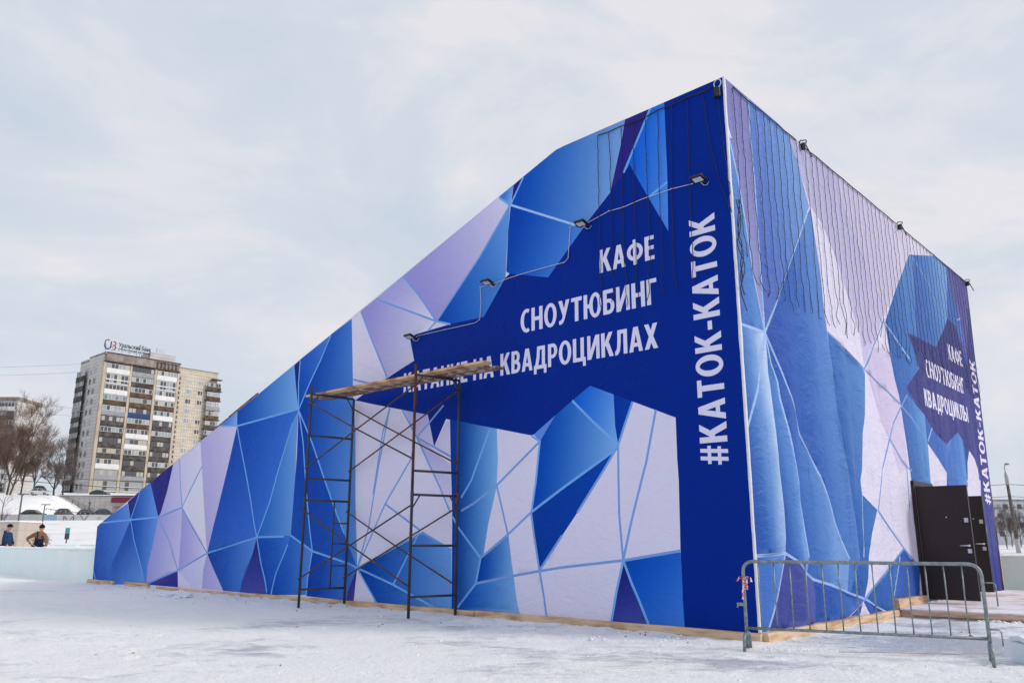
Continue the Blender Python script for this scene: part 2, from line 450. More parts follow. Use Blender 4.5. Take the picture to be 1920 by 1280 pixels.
 (((2.167,1.018),(1.148,1.164),(1.141,0.662),(1.137,0.079),(1.735,0.073),(1.895,0.442)),(0,76,176),(70,126,212),(2.123,1.053),(1.034,0.168)),
 (((2.167,1.018),(1.895,0.442),(1.735,0.062),(2.426,0.063),(2.301,0.57)),(30,30,116),(76,84,166),(2.294,0.985),(1.952,-0.005)),
 (((8.789,0.758),(6.807,1.457),(5.997,1.141),(5.965,0.053),(8.118,0.053),(8.468,0.435)),(0,66,160),(106,154,216),(8.777,0.609),(5.984,0.688)),
 (((7.475,3.895),(6.758,3.731),(6.539,3.087),(6.2,3.545),(6.106,3.527),(6.063,2.847),(7.063,3.309)),(173,168,212),(208,204,234),(7.016,4.001),(6.157,2.82)),
 (((7.063,3.309),(6.861,3.226),(6.058,2.689),(6.046,1.821),(6.346,2.295)),(173,170,214),(204,200,232),(6.787,3.342),(6.071,1.817)),
 (((9.128,4.285),(8.417,4.521),(8.053,4.639),(7.219,4.894),(7.366,5.388),(7.192,5.451),(6.169,5.485),(5.222,5.456),(4.657,6.12),(4.561,6.177),(3.624,5.901),(3.623,5.899),(2.718,6.723),(2.227,7.123),(1.939,7.386),(1.806,7.516),(1.46,6.809),(1.111,6.13),(1.082,7.186),(1.076,8.513),(-0.026,8.521),(-0.147,8.409),(-0.095,-0.239),(1.142,-0.011),(1.137,0.079),(1.141,0.662),(1.147,1.176),(1.125,2.186),(1.134,2.503),(1.131,3.126),(2.737,3.816),(3.111,3.608),(4.006,3.09),(6.215,3.595),(6.539,3.087),(6.758,3.731),(8.494,4.129)),(0,42,134),(0,42,134),(9.221,5.481),(-0.414,3.972))]
FRONT_LINES = [
 (((21.924,1.828),(19.814,1.888),(18.029,1.94)),(112,166,226)),
 (((18.029,1.94),(16.669,2.171)),(120,154,212)),
 (((19.392,2.682),(19.814,1.888)),(112,166,226)),
 (((19.814,1.888),(19.422,1.295),(18.9,0.704),(18.579,0.322)),(112,166,226)),
 (((17.067,3.535),(16.886,2.822),(16.669,2.171),(15.743,3.223)),(120,154,212)),
 (((16.669,2.171),(15.087,0.982)),(120,154,212)),
 (((18.029,1.94),(17.243,1.298),(16.544,0.519)),(120,154,212)),
 (((16.544,0.519),(15.087,0.982)),(120,154,212)),
 (((18.35,0.118),(16.544,0.519)),(120,154,212)),
 (((15.087,0.982),(12.745,1.376)),(112,166,226)),
 (((12.745,1.376),(11.591,1.394)),(112,166,226)),
 (((12.745,1.376),(12.919,1.703),(13.171,2.317),(13.504,2.99),(13.942,3.841),(14.081,4.144)),(112,166,226)),
 (((12.745,1.376),(12.592,1.633),(12.294,2.189),(12.086,2.713),(12.096,2.726),(11.528,3.995)),(112,166,226)),
 (((12.745,1.376),(12.478,0.817),(12.268,0.407),(12.142,0.143)),(112,166,226)),
 (((11.959,0.12),(11.837,0.546),(11.395,1.211)),(112,166,226)),
 (((14.952,4.247),(14.088,4.169)),(112,166,226)),
 (((14.088,4.169),(11.564,4.304)),(112,166,226)),
 (((11.36,5.502),(11.368,4.932),(11.296,4.293)),(112,166,226)),
 (((11.296,4.293),(10.923,4.876),(10.521,5.396),(10.18,5.919)),(112,166,226)),
 (((11.296,4.293),(11.241,4.152),(11.031,3.5),(10.801,2.462),(10.546,1.466),(10.42,1.079),(10.53,0.505),(10.552,0.15)),(112,166,226)),
 (((11.296,4.293),(10.668,3.473),(10.155,2.683),(9.624,1.887),(9.307,1.46)),(112,166,226)),
 (((11.304,1.415),(10.42,1.079),(9.1,0.841),(8.789,0.758)),(112,166,226)),
 (((9.231,4.759),(8.423,4.537)),(120,154,212)),
 (((9.08,6.283),(8.666,5.603),(8.054,4.653)),(120,154,212)),
 (((8.546,6.476),(6.573,5.614)),(120,154,212)),
 (((7.64,6.791),(7.121,6.266),(6.573,5.614)),(120,154,212)),
 (((6.573,5.614),(6.169,5.485)),(112,166,226)),
 (((6.573,5.614),(6.824,5.461)),(120,154,212)),
 (((4.839,7.79),(4.55,7.551)),(112,166,226)),
 (((4.545,7.558),(2.996,6.737)),(158,190,234)),
 (((4.217,8.021),(4.541,7.555)),(112,166,226)),
 (((4.558,7.553),(5.38,6.682),(6.573,5.614)),(120,154,212)),
 (((1.356,8.382),(1.743,7.727),(1.927,7.406)),(112,166,226)),
 (((1.442,6.814),(1.1,6.964)),(112,166,226)),
 (((5.234,1.009),(5.815,1.536),(5.972,1.731)),(112,166,226)),
 (((5.234,1.009),(5.343,0.569),(5.78,0.167),(5.792,0.14)),(112,166,226)),
 (((5.234,1.009),(4.563,1.421),(4.042,1.78)),(120,154,212)),
 (((4.042,1.78),(3.368,2.147),(2.218,2.743)),(112,166,226)),
 (((5.743,1.845),(5.441,1.958),(4.838,2.278),(3.835,2.975)),(120,154,212)),
 (((5.036,3.297),(5.493,2.382),(5.749,2.088)),(112,166,226)),
 (((4.85,2.264),(4.704,1.828),(4.575,1.421)),(120,154,212)),
 (((3.835,2.975),(3.855,2.847),(3.934,2.282),(4.031,1.807)),(112,166,226)),
 (((4.026,3.086),(3.835,2.975)),(112,166,226)),
 (((5.343,0.569),(4.443,0.726),(3.851,0.82),(3.38,0.887),(2.167,1.018),(1.148,1.171)),(120,154,212)),
 (((3.851,0.815),(3.757,0.407),(3.707,0.058)),(120,154,212)),
 (((2.167,1.018),(2.214,1.722),(2.212,2.237),(2.207,2.782)),(120,154,212)),
 (((2.167,1.018),(1.985,1.617),(1.777,2.216),(1.68,2.486),(1.479,3.275)),(120,154,212)),
 (((4.042,1.78),(3.969,1.369),(3.855,0.828),(3.372,1.387)),(120,154,212)),
 (((3.111,3.602),(2.684,3.2),(2.215,2.809)),(112,166,226)),
 (((2.217,2.77),(2.505,2.404),(3.042,1.759)),(120,154,212)),
 (((2.167,1.018),(2.301,0.57),(2.426,0.075)),(112,166,226)),
 (((2.167,1.018),(2.021,0.678),(1.895,0.442),(1.734,0.085)),(112,166,226)),
 (((1.905,3.447),(2.095,3.039),(2.207,2.782)),(120,154,212)),
 (((8.789,0.758),(8.473,1.546),(8.224,2.773),(7.932,3.981)),(120,154,212)),
 (((8.789,0.758),(7.959,2.033),(7.204,2.894),(7.126,3.247)),(120,154,212)),
 (((7.959,2.024),(6.874,1.5)),(120,154,212)),
 (((8.789,0.758),(6.807,1.457),(5.997,1.141)),(120,154,212)),
 (((8.789,0.758),(7.692,0.484),(6.437,0.107)),(112,166,226)),
 (((6.904,1.449),(7.623,0.486)),(112,166,226)),
 (((8.789,0.758),(8.468,0.435),(8.121,0.104)),(112,166,226)),
 (((7.063,3.309),(6.063,2.862)),(120,154,212)),
 (((7.528,3.9),(7.063,3.309),(6.346,2.295),(6.046,1.821)),(120,154,212)),
 (((7.063,3.309),(6.304,3.866)),(120,154,212)),
 (((7.932,3.988),(8.12,3.499),(8.366,2.241)),(120,154,212)),
 (((22.177,0.497),(21.868,0.124)),(112,166,226))]
SIDE_ART = [
 (((-0.078,8.622),(15.425,9.208),(14.397,-0.225),(-0.393,-0.079)),(226,221,240),(226,221,240),(-0.711,3.231),(18.002,5.673)),
 (((-0.034,8.472),(0.206,8.496),(1.409,8.536),(1.861,8.449),(2.333,8.357),(2.738,7.8),(3.016,7.187),(0.877,4.438),(0.842,5.967),(0.851,6.878)),(72,98,182),(132,170,222),(-0.227,6.849),(3.196,8.084)),
 (((-0.034,8.472),(0.845,8.496),(0.815,7.501),(0.851,6.878),(0.842,5.967),(0.867,4.501),(0.579,5.299),(0.415,6.124),(0.262,6.759),(0.133,7.409),(-0.037,7.796)),(120,120,180),(150,150,204),(0.003,8.493),(1.164,4.585)),
 (((-0.239,7.386),(0.133,7.409),(0.262,6.759),(0.415,6.124),(0.579,5.299),(0.877,4.438),(0.045,4.4),(-0.26,4.399)),(36,80,172),(160,190,230),(-1.031,5.523),(1.745,6.034)),
 (((-0.019,4.387),(0.877,4.438),(0.888,3.79),(0.903,3.462),(0.901,2.895),(0.898,2.34),(0.945,1.981),(0.946,1.35),(0.901,1.146),(-0.051,1.111)),(20,74,166),(186,206,238),(-0.1,2.564),(0.935,2.688)),
 (((-0.05,1.115),(0.901,1.146),(0.757,0.936),(0.56,0.576),(0.409,0.339),(0.201,-0.014),(-0.209,0.02)),(44,86,178),(122,162,222),(-0.532,0.468),(1.252,0.689)),
 (((0.901,1.146),(1.343,0.994),(1.717,0.833),(1.961,0.743),(1.958,0.474),(1.831,-0.007),(0.201,-0.014),(0.409,0.339),(0.56,0.576),(0.757,0.936)),(56,62,144),(78,88,168),(0.303,0.631),(1.977,0.563)),
 (((0.877,4.438),(0.962,3.968),(1.151,3.703),(1.175,3.436),(1.307,2.976),(1.51,2.379),(1.566,2.178),(1.664,1.882),(1.79,1.459),(1.872,1.08),(1.717,0.833),(1.343,0.994),(0.901,1.146),(0.946,1.35),(0.945,1.981),(0.898,2.34),(0.901,2.895),(0.903,3.462),(0.888,3.79)),(12,60,156),(112,158,218),(0.549,2.323),(1.518,2.469)),
 (((0.877,4.438),(1.294,3.851),(1.504,3.541),(1.893,2.97),(2.327,2.431),(2.406,2.335),(2.674,1.985),(2.941,1.607),(3.229,1.291),(3.477,1.038),(3.274,0.48),(2.6,0.637),(1.961,0.743),(1.717,0.833),(1.872,1.08),(1.79,1.459),(1.664,1.882),(1.566,2.178),(1.51,2.379),(1.307,2.976),(1.175,3.436),(1.151,3.703),(0.962,3.968)),(22,70,162),(116,158,216),(1.039,2.081),(2.722,2.373)),
 (((0.877,4.438),(2.894,7),(3.09,7.187),(3.289,5.833),(3.283,5.461),(3.388,4.99),(3.392,4.481),(3.475,3.542),(3.631,2.515),(3.677,1.952),(3.783,1.48),(3.829,1.034),(3.832,0.434),(3.274,0.48),(3.477,1.038),(3.229,1.291),(2.941,1.607),(2.674,1.985),(2.406,2.335),(2.327,2.431),(1.893,2.97),(1.504,3.541),(1.294,3.851)),(28,74,166),(106,148,210),(1.281,2.813),(4.013,3.267)),
 (((1.961,0.743),(2.6,0.637),(3.274,0.48),(3.943,0.36),(2.988,0.058),(1.831,-0.007),(1.958,0.474)),(26,74,162),(80,124,202),(1.895,0.427),(3.935,0.328)),
 (((3.945,0.364),(5.197,0.082),(5.24,-0.017),(4.04,-0.011),(3.655,0.014),(2.972,-0.005)),(34,82,170),(60,104,190),(3.008,0.14),(5.247,0.003)),
 (((3.808,0.344),(4.091,0.054),(3.635,0.06)),(222,216,238),(222,216,238),(3.663,0.163),(4.115,0.137)),
 (((2.335,8.367),(4.436,8.402),(4.679,7.867),(5.907,6.566),(6.589,5.992),(5.784,5.171),(4.951,4.523),(4.567,5.421),(3.916,6.647),(3.095,7.212),(2.738,7.8)),(179,176,210),(206,196,228),(3.128,8.782),(5.659,4.708)),
 (((3.095,7.212),(3.545,7.019),(4.307,6.318),(4.631,5.673),(4.985,5.121),(5.047,4.505),(3.371,4.733),(3.289,5.833)),(224,219,240),(230,224,240),(2.75,5.516),(5.495,6.147)),
 (((4.436,8.402),(8.932,8.294),(9.038,7.991),(6.555,5.88),(5.907,6.566),(4.679,7.867)),(195,188,218),(222,212,234),(4.07,6.815),(9.122,8.232)),
 (((3.368,4.901),(4.943,4.508),(5.022,4.416),(4.778,3.521),(4.64,3.259),(4.486,2.569),(4.355,2.373),(4.391,2.126),(4.924,1.869),(4.628,1.464),(4.371,1.051),(4.303,0.932),(3.882,0.374),(3.391,0.453),(3.829,1.034),(3.783,1.48),(3.677,1.952),(3.631,2.515),(3.475,3.542),(3.392,4.481)),(22,70,154),(126,170,222),(1.743,1.812),(7.117,3.139)),
 (((5.11,4.482),(5.628,5.046),(6.661,5.143),(6.999,4.153),(7.019,2.731),(6.358,2.689),(5.733,3.626)),(206,192,224),(224,214,236),(4.383,4.433),(8.761,3.337)),
 (((4.515,0.582),(5.283,0.84),(5.906,1.085),(6.165,1.182),(6.536,0.999),(7.094,0.856),(6.862,0.223),(5.414,0.291),(5.226,0.056),(3.945,0.364)),(34,86,172),(104,146,214),(3.884,0.42),(7.134,0.824)),
 (((5.4,0.365),(5.929,1.033),(6.165,1.182),(6.536,0.999),(7.094,0.856),(6.862,0.223),(5.414,0.291)),(60,104,192),(34,82,168),(5.097,0.567),(7.138,0.821)),
 (((8.844,7.829),(16.219,9.581),(15.721,2.991),(13.6,2.876),(7.113,2.522),(7.08,3.278),(7.018,3.711),(6.95,4.259),(6.806,4.575),(6.766,4.963),(6.641,5.338),(6.558,5.722),(7.493,6.648)),(48,94,172),(70,110,190),(6.189,4.508),(17.621,6.198)),
 (((8.849,7.843),(9.111,7.863),(8.797,6.566),(8.707,5.815),(8.143,5.802),(8.557,5.074),(7.497,4.503),(6.95,4.259),(6.806,4.575),(6.641,5.338),(6.558,5.722),(7.493,6.648)),(32,84,168),(126,168,220),(5.664,5.024),(11.121,6.979)),
 (((9.121,7.891),(11.176,8.412),(12.043,8.281),(11.473,6.828),(10.707,6.213),(10.106,5.829),(8.707,5.815),(8.797,6.566)),(48,92,176),(116,160,218),(8.67,6.61),(11.658,7.265)),
 (((12.082,8.374),(14.716,8.946),(15.282,6.596),(12.265,5.971),(12.566,7.051),(12.174,7.844)),(86,80,154),(70,62,140),(11.549,7.111),(16.061,8.078)),
 (((7.481,4.329),(8.546,4.023),(8.566,3.701),(8.501,3.403),(8.425,2.594),(8.475,2.478),(7.047,2.435),(7.113,2.522),(7.08,3.278),(7.013,3.821)),(34,86,168),(112,162,216),(6.852,3.113),(8.728,3.383)),
 (((8.546,4.023),(9.029,3.777),(9.932,3.497),(10.561,3.71),(10.139,3.361),(9.736,2.785),(9.169,3.134),(8.501,3.403)),(38,86,170),(84,128,206),(8.299,3.363),(10.493,3.554)),
 (((8.514,3.389),(9.169,3.134),(9.743,2.8),(9.632,2.659),(9.526,2.498),(8.475,2.478),(8.425,2.594)),(226,220,238),(226,220,238),(8.269,2.745),(9.758,2.836)),
 (((9.975,3.225),(10.561,3.71),(11.096,3.905),(11.45,3.661),(11.381,2.755),(11.437,2.591),(9.582,2.501),(9.689,2.797)),(40,94,178),(126,170,224),(9.571,3.389),(12.104,2.778)),
 (((11.428,3.741),(11.914,3.504),(11.644,3.189),(11.381,2.755),(11.463,2.592)),(24,66,154),(24,66,154),(11.144,3.124),(11.753,3.166)),
 (((11.914,3.504),(12.573,3.321),(12.466,2.431),(11.276,2.382),(11.538,2.936),(11.644,3.189)),(226,220,238),(222,216,236),(11.524,2.934),(12.759,3.009)),
 (((8.067,5.78),(8.73,5.812),(10.088,5.818),(10.995,6.438),(11.497,6.815),(12.13,6.765),(12.82,5.813),(13.57,7.124),(13.62,7.514),(15.204,8.173),(14.012,6.078),(13.976,5.184),(13.902,4.234),(13.742,2.883),(13.759,1.796),(13.657,1.084),(13.418,0.016),(12.446,0.058),(12.654,1.604),(12.484,2.466),(12.704,2.9),(12.328,3.337),(11.922,3.521),(11.481,3.73),(11.029,3.882),(9.932,3.497),(9.029,3.777),(8.546,4.023),(7.442,4.467),(8.557,5.074),(8.386,5.381)),(46,42,118),(44,54,142),(9.929,6.625),(14.499,0.043)),
 (((12.695,7.548),(12.75,7.144),(12.896,6.732),(12.899,6.159),(12.53,6.554)),(82,112,204),(82,112,204),(12.336,6.744),(13.257,6.924))]
SIDE_LINES = [
 (((0.839,8.449),(0.815,7.501),(0.851,6.878),(0.842,5.967),(0.877,4.438)),(158,190,234)),
 (((0.037,7.454),(0.262,6.759),(0.415,6.124),(0.579,5.299),(0.877,4.438)),(158,190,234)),
 (((0.045,4.4),(0.877,4.438)),(158,190,234)),
 (((0.877,4.438),(2.894,7)),(158,190,234)),
 (((0.877,4.438),(0.398,3.475),(0.042,2.887)),(158,190,234)),
 (((0.877,4.438),(0.962,3.968),(1.151,3.703),(1.175,3.436),(1.307,2.976),(1.51,2.379),(1.566,2.178),(1.664,1.882),(1.79,1.459),(1.872,1.08)),(158,190,234)),
 (((0.877,4.438),(1.294,3.851),(1.504,3.541),(1.893,2.97),(2.327,2.431),(2.406,2.335),(2.674,1.985),(2.941,1.607),(3.229,1.291),(3.477,1.038)),(158,190,234)),
 (((0.033,1.112),(0.9,1.142),(1.343,0.994),(1.717,0.833),(1.961,0.743),(2.6,0.637),(3.943,0.36),(4.907,0.099)),(158,190,234)),
 (((0.9,1.142),(0.56,0.576),(0.409,0.339),(0.218,0.094)),(158,190,234)),
 (((3.371,4.914),(5.045,4.498),(7.047,4.048),(7.659,3.837),(8.279,3.556)),(120,154,212)),
 (((5.045,4.498),(5.706,5.059),(6.543,5.805)),(120,154,212)),
 (((7.481,4.329),(7.047,4.048),(6.421,3.62),(6.037,3.265),(5.509,2.635),(5.35,2.428),(4.957,1.857)),(120,154,212)),
 (((3.878,0.363),(4.173,0.465),(5.283,0.84),(6.165,1.182)),(120,154,212)),
 (((4.957,1.857),(5.753,1.474),(6.165,1.182),(6.928,0.886)),(120,154,212)),
 (((4.388,2.113),(4.216,1.557),(4.033,1.055)),(158,190,234)),
 (((6.558,5.722),(7.953,5.187)),(158,190,234)),
 (((6.037,3.265),(6.673,2.921),(7.104,2.737),(7.228,2.731)),(120,154,212)),
 (((5.4,0.365),(5.929,1.033)),(158,190,234)),
 (((9.132,7.819),(10.063,7.448),(10.617,7.011)),(120,154,212)),
 (((9.029,3.777),(8.567,3.452)),(158,190,234)),
 (((12.437,6.97),(12.768,7.079)),(158,190,234)),
 (((6.068,3.241),(6.943,2.753),(6.867,1.952)),(120,154,212))]
FRONT_STRANDS = [
 ((2.429,8.258),(2.445,7.138),(2.449,6.152),(2.449,5.258),(2.432,5.105)),
 ((2.19,8.242),(2.192,7.196),(2.204,5.774),(2.182,5.134)),
 ((1.935,8.26),(1.952,7.156),(1.959,6.032),(1.938,5.016)),
 ((1.692,8.246),(1.716,6.602),(1.714,5.6),(1.726,5.045)),
 ((1.442,8.248),(1.446,7.002),(1.447,5.722),(1.514,5.023)),
 ((1.19,8.286),(1.227,6.967),(1.214,6.154),(1.232,5.089)),
 ((0.925,8.277),(0.988,7.019),(1.017,5.801),(1.016,5.06)),
 ((0.638,8.303),(0.664,7.228),(0.683,6.135),(0.687,5.108)),
 ((0.362,8.284),(0.262,7.309),(0.174,6.735),(-0.013,6.135)),
 ((0.12,8.33),(0.07,7.64),(0.009,6.713),(-0.022,6.147))]
CABLE = ((7.263,5.36),(7.084,5.401),(6.308,5.391),(5.442,5.374),(5.308,5.417),(5.278,5.726),(5.303,6.066),(5.097,6.057),(4.328,6.093),(3.686,6.097),(3.232,6.089),(3.146,6.149),(3.086,6.711),(2.99,6.724),(2.803,6.636),(2.67,6.702),(2.249,6.785),(2.242,6.785),(1.947,6.767),(1.57,6.803),(1.004,6.815),(0.582,6.789))
M = {}
M['snow_cap'] = mat("snow", (0.87, 0.87, 0.88), 0.8, 0.2, var=(0.80, 0.81, 0.84), vscale=3, bump=0.6, bscale=9, bdist=0.05)
M['timber'] = mat("raw timber", lin((214, 186, 156)), 0.75, 0.2, var=lin((168, 130, 100)), vscale=2.2, vlo=0.42, vhi=0.7, bump=0.25, bscale=30, stretch=(1, 1, 7))
M['timber_dark'] = mat("weathered timber", lin((150, 110, 78)), 0.8, 0.2, var=lin((96, 70, 52)), vscale=4, bump=0.3, bscale=25)
M['black_plastic'] = mat("black plastic", (0.012, 0.012, 0.014), 0.45, 0.4)
M['white_strip'] = mat("white banner hem", (0.74, 0.73, 0.77), 0.5, 0.3, var=(0.66, 0.66, 0.74), vscale=6)
M['galv'] = mat("galvanised steel", lin((148, 156, 158)), 0.42, 0.5, metal=0.55, var=lin((108, 118, 122)), vscale=24, vlo=0.35, vhi=0.7, bump=0.1, bscale=60, bdist=0.003)
M['rust'] = mat("rusty painted steel", lin((58, 62, 70)), 0.6, 0.4, var=lin((92, 54, 36)), vscale=3.5, vlo=0.56, vhi=0.66, bump=0.2, bscale=50, bdist=0.003)
M['rusty'] = mat("rusted bare steel", lin((98, 56, 38)), 0.75, 0.3, var=lin((56, 44, 44)), vscale=5, vlo=0.45, vhi=0.62, bump=0.2, bscale=50, bdist=0.003)
M['brace'] = mat("brown brace steel", lin((66, 50, 46)), 0.65, 0.35, var=lin((104, 60, 38)), vscale=5, vlo=0.5, vhi=0.65)
M['glass'] = mat("dark window glass", (0.05, 0.065, 0.08), 0.12, 0.6)
M['ice'] = mat("pale blue ice", (0.74, 0.87, 0.88), 0.38, 0.4, var=(0.82, 0.89, 0.90), vscale=1.3, bump=0.25, bscale=3, bdist=0.06)
M['ice'].node_tree.nodes["Principled BSDF"].inputs["Subsurface Weight"].default_value = 0.15
M['ice'].node_tree.nodes["Principled BSDF"].inputs["Subsurface Radius"].default_value = (0.1, 0.25, 0.3)

# ------------------------------------------------------------------ banner sheets

# ------------------------------------------------------------------ lettering of the banners: heavy condensed Cyrillic capitals drawn stroke by stroke (height 1)
def _ring(cx, cy, rx, ry, tx, ty, a0, a1, n=14):
    o = [(cx + rx * math.cos(math.radians(a0 + (a1 - a0) * k / n)), cy + ry * math.sin(math.radians(a0 + (a1 - a0) * k / n))) for k in range(n + 1)]
    i = [(cx + (rx - tx) * math.cos(math.radians(a1 + (a0 - a1) * k / n)), cy + (ry - ty) * math.sin(math.radians(a1 + (a0 - a1) * k / n))) for k in range(n + 1)]
    return o + i
def _r(x0, x1, y0, y1): return [(x0, y0), (x1, y0), (x1, y1), (x0, y1)]
def _bowl(x0, xr, y0, y1, th=0.155, tw_=0.185, n=8):
    cy, ry = (y0 + y1) / 2, (y1 - y0) / 2
    rx = min(ry * 0.95, (xr - x0) * 0.7); cx = xr - rx
    o = [(x0, y1)] + [(cx + rx * math.cos(math.radians(90 - 180 * k / n)), cy + ry * math.sin(math.radians(90 - 180 * k / n))) for k in range(n + 1)] + [(x0, y0), (x0, y0 + th)]
    ix = max(rx - tw_, 0.04)
    o += [(cx + ix * math.cos(math.radians(-90 + 180 * k / n)), cy + (ry - th) * math.sin(math.radians(-90 + 180 * k / n))) for k in range(n + 1)] + [(x0, y1 - th)]
    return o
_ST = 0.19
GLYPH = {
 'К': (0.63, [_r(0, _ST, 0, 1), [(0.17, 0.44), (0.30, 0.44), (0.615, 1.0), (0.405, 1.0), (0.17, 0.58)], [(0.21, 0.545), (0.40, 0.60), (0.645, 0), (0.425, 0)]]),
 'А': (0.68, [[(0, 0), (0.195, 0), (0.36, 0.80), (0.36, 1), (0.225, 1)], [(0.68, 0), (0.485, 0), (0.32, 0.80), (0.32, 1), (0.455, 1)], [(0.14, 0.20), (0.54, 0.20), (0.51, 0.355), (0.17, 0.355)]]),
 'Т': (0.57, [_r(0, 0.57, 0.835, 1), _r(0.19, 0.38, 0, 0.84)]),
 'Н': (0.64, [_r(0, _ST, 0, 1), _r(0.45, 0.64, 0, 1), _r(0.18, 0.46, 0.42, 0.585)]),
 'И': (0.66, [_r(0, 0.175, 0, 1), _r(0.485, 0.66, 0, 1), [(0.01, 0), (0.205, 0), (0.65, 1), (0.455, 1)]]),
 'Е': (0.48, [_r(0, _ST, 0, 1), _r(0.18, 0.48, 0, 0.16), _r(0.18, 0.455, 0.43, 0.585), _r(0.18, 0.47, 0.84, 1)]),
 'Ф': (0.84, [_r(0.33, 0.51, -0.03, 1.03), _ring(0.42, 0.51, 0.42, 0.37, 0.185, 0.15, 90, 270), _ring(0.42, 0.51, 0.42, 0.37, 0.185, 0.15, -90, 90)]),
 'О': (0.72, [_ring(0.36, 0.5, 0.36, 0.52, 0.195, 0.155, 90, 270), _ring(0.36, 0.5, 0.36, 0.52, 0.195, 0.155, -90, 90)]),
 'С': (0.56, [_ring(0.37, 0.5, 0.37, 0.52, 0.195, 0.155, 62, 298, 22)]),
 'У': (0.62, [[(0.42, 1), (0.62, 1), (0.375, 0.26), (0.30, 0.09), (0.19, 0.0), (0.05, -0.015), (0.035, 0.145), (0.13, 0.155), (0.205, 0.215), (0.25, 0.34)], [(0, 1), (0.21, 1), (0.345, 0.55), (0.33, 0.34), (0.25, 0.34)]]),
 'Ю': (0.93, [_r(0, _ST, 0, 1), _r(0.18, 0.34, 0.42, 0.58), _ring(0.61, 0.5, 0.32, 0.52, 0.185, 0.155, 90, 270), _ring(0.61, 0.5, 0.32, 0.52, 0.185, 0.155, -90, 90)]),
 'Б': (0.57, [_r(0, _ST, 0, 1), _r(0.18, 0.51, 0.84, 1), _bowl(0.18, 0.57, 0, 0.62)]),
 'В': (0.57, [_r(0, _ST, 0, 1), _bowl(0.18, 0.57, 0, 0.57), _bowl(0.18, 0.53, 0.44, 1.0)]),
 'Р': (0.56, [_r(0, _ST, 0, 1), _bowl(0.18, 0.56, 0.36, 1.0)]),
 'Г': (0.47, [_r(0, _ST, 0, 1), _r(0.18, 0.47, 0.84, 1)]),
 'Д': (0.75, [_r(0, 0.75, 0, 0.16), _r(0, 0.155, -0.21, 0.02), _r(0.595, 0.75, -0.21, 0.02), _r(0.475, 0.665, 0.1, 1), _r(0.19, 0.5, 0.84, 1), [(0.06, 0.12), (0.25, 0.12), (0.335, 0.48), (0.355, 0.9), (0.19, 0.95), (0.165, 0.55)]]),
 'Ц': (0.71, [_r(0, _ST, 0, 1), _r(0.43, 0.62, 0, 1), _r(0.18, 0.71, 0, 0.16), _r(0.555, 0.71, -0.21, 0.02)]),
 'Л': (0.64, [_r(0.45, 0.64, 0, 1), _r(0.15, 0.46, 0.84, 1), [(0.14, 0.98), (0.32, 0.98), (0.305, 0.48), (0.25, 0.13), (0.14, 0.0), (0, -0.015), (0, 0.145), (0.07, 0.19), (0.115, 0.33), (0.135, 0.6)]]),
 'Х': (0.65, [[(0, 0), (0.215, 0), (0.65, 1), (0.435, 1)], [(0.435, 0), (0.65, 0), (0.215, 1), (0, 1)]]),
 'Ы': (0.84, [_r(0, _ST, 0, 1), _bowl(0.18, 0.55, 0, 0.62), _r(0.65, 0.84, 0, 1)]),
 '#': (0.62, [[(0.10, 0), (0.225, 0), (0.30, 1), (0.175, 1)], [(0.345, 0), (0.47, 0), (0.545, 1), (0.42, 1)], _r(0, 0.58, 0.25, 0.375), _r(0.04, 0.62, 0.615, 0.74)]),
 '-': (0.34, [_r(0.02, 0.32, 0.32, 0.485)]),
 ' ': (0.24, [])}
def word(body, x0, x1, y0, y1):
    """polygons of a line of lettering in wall coordinates, from x0 (first letter) to x1 (last), base line y0, cap line y1"""
    adv = [GLYPH[c][0] for c in body]
    tot = sum(adv) + 0.095 * (len(body) - 1)
    k, out, x = (x1 - x0) / tot, [], 0.0
    for c, a in zip(body, adv):
        for poly in GLYPH[c][1]:
            out.append([(x0 + (x + px) * k, y0 + py * (y1 - y0)) for px, py in poly])
        x += a + 0.095
    return out
def word_up(body, z0, z1, b0, b1, cap):
    """lettering reading upwards; base line runs from b0 (bottom) to b1 (top), capitals lean out by cap (signed)"""
    out = []
    for poly in word(body, z0, z1, 0.0, 1.0):
        out.append([(b0 + (b1 - b0) * (x - z0) / (z1 - z0) + cap * y, x) for x, y in poly])
    return out

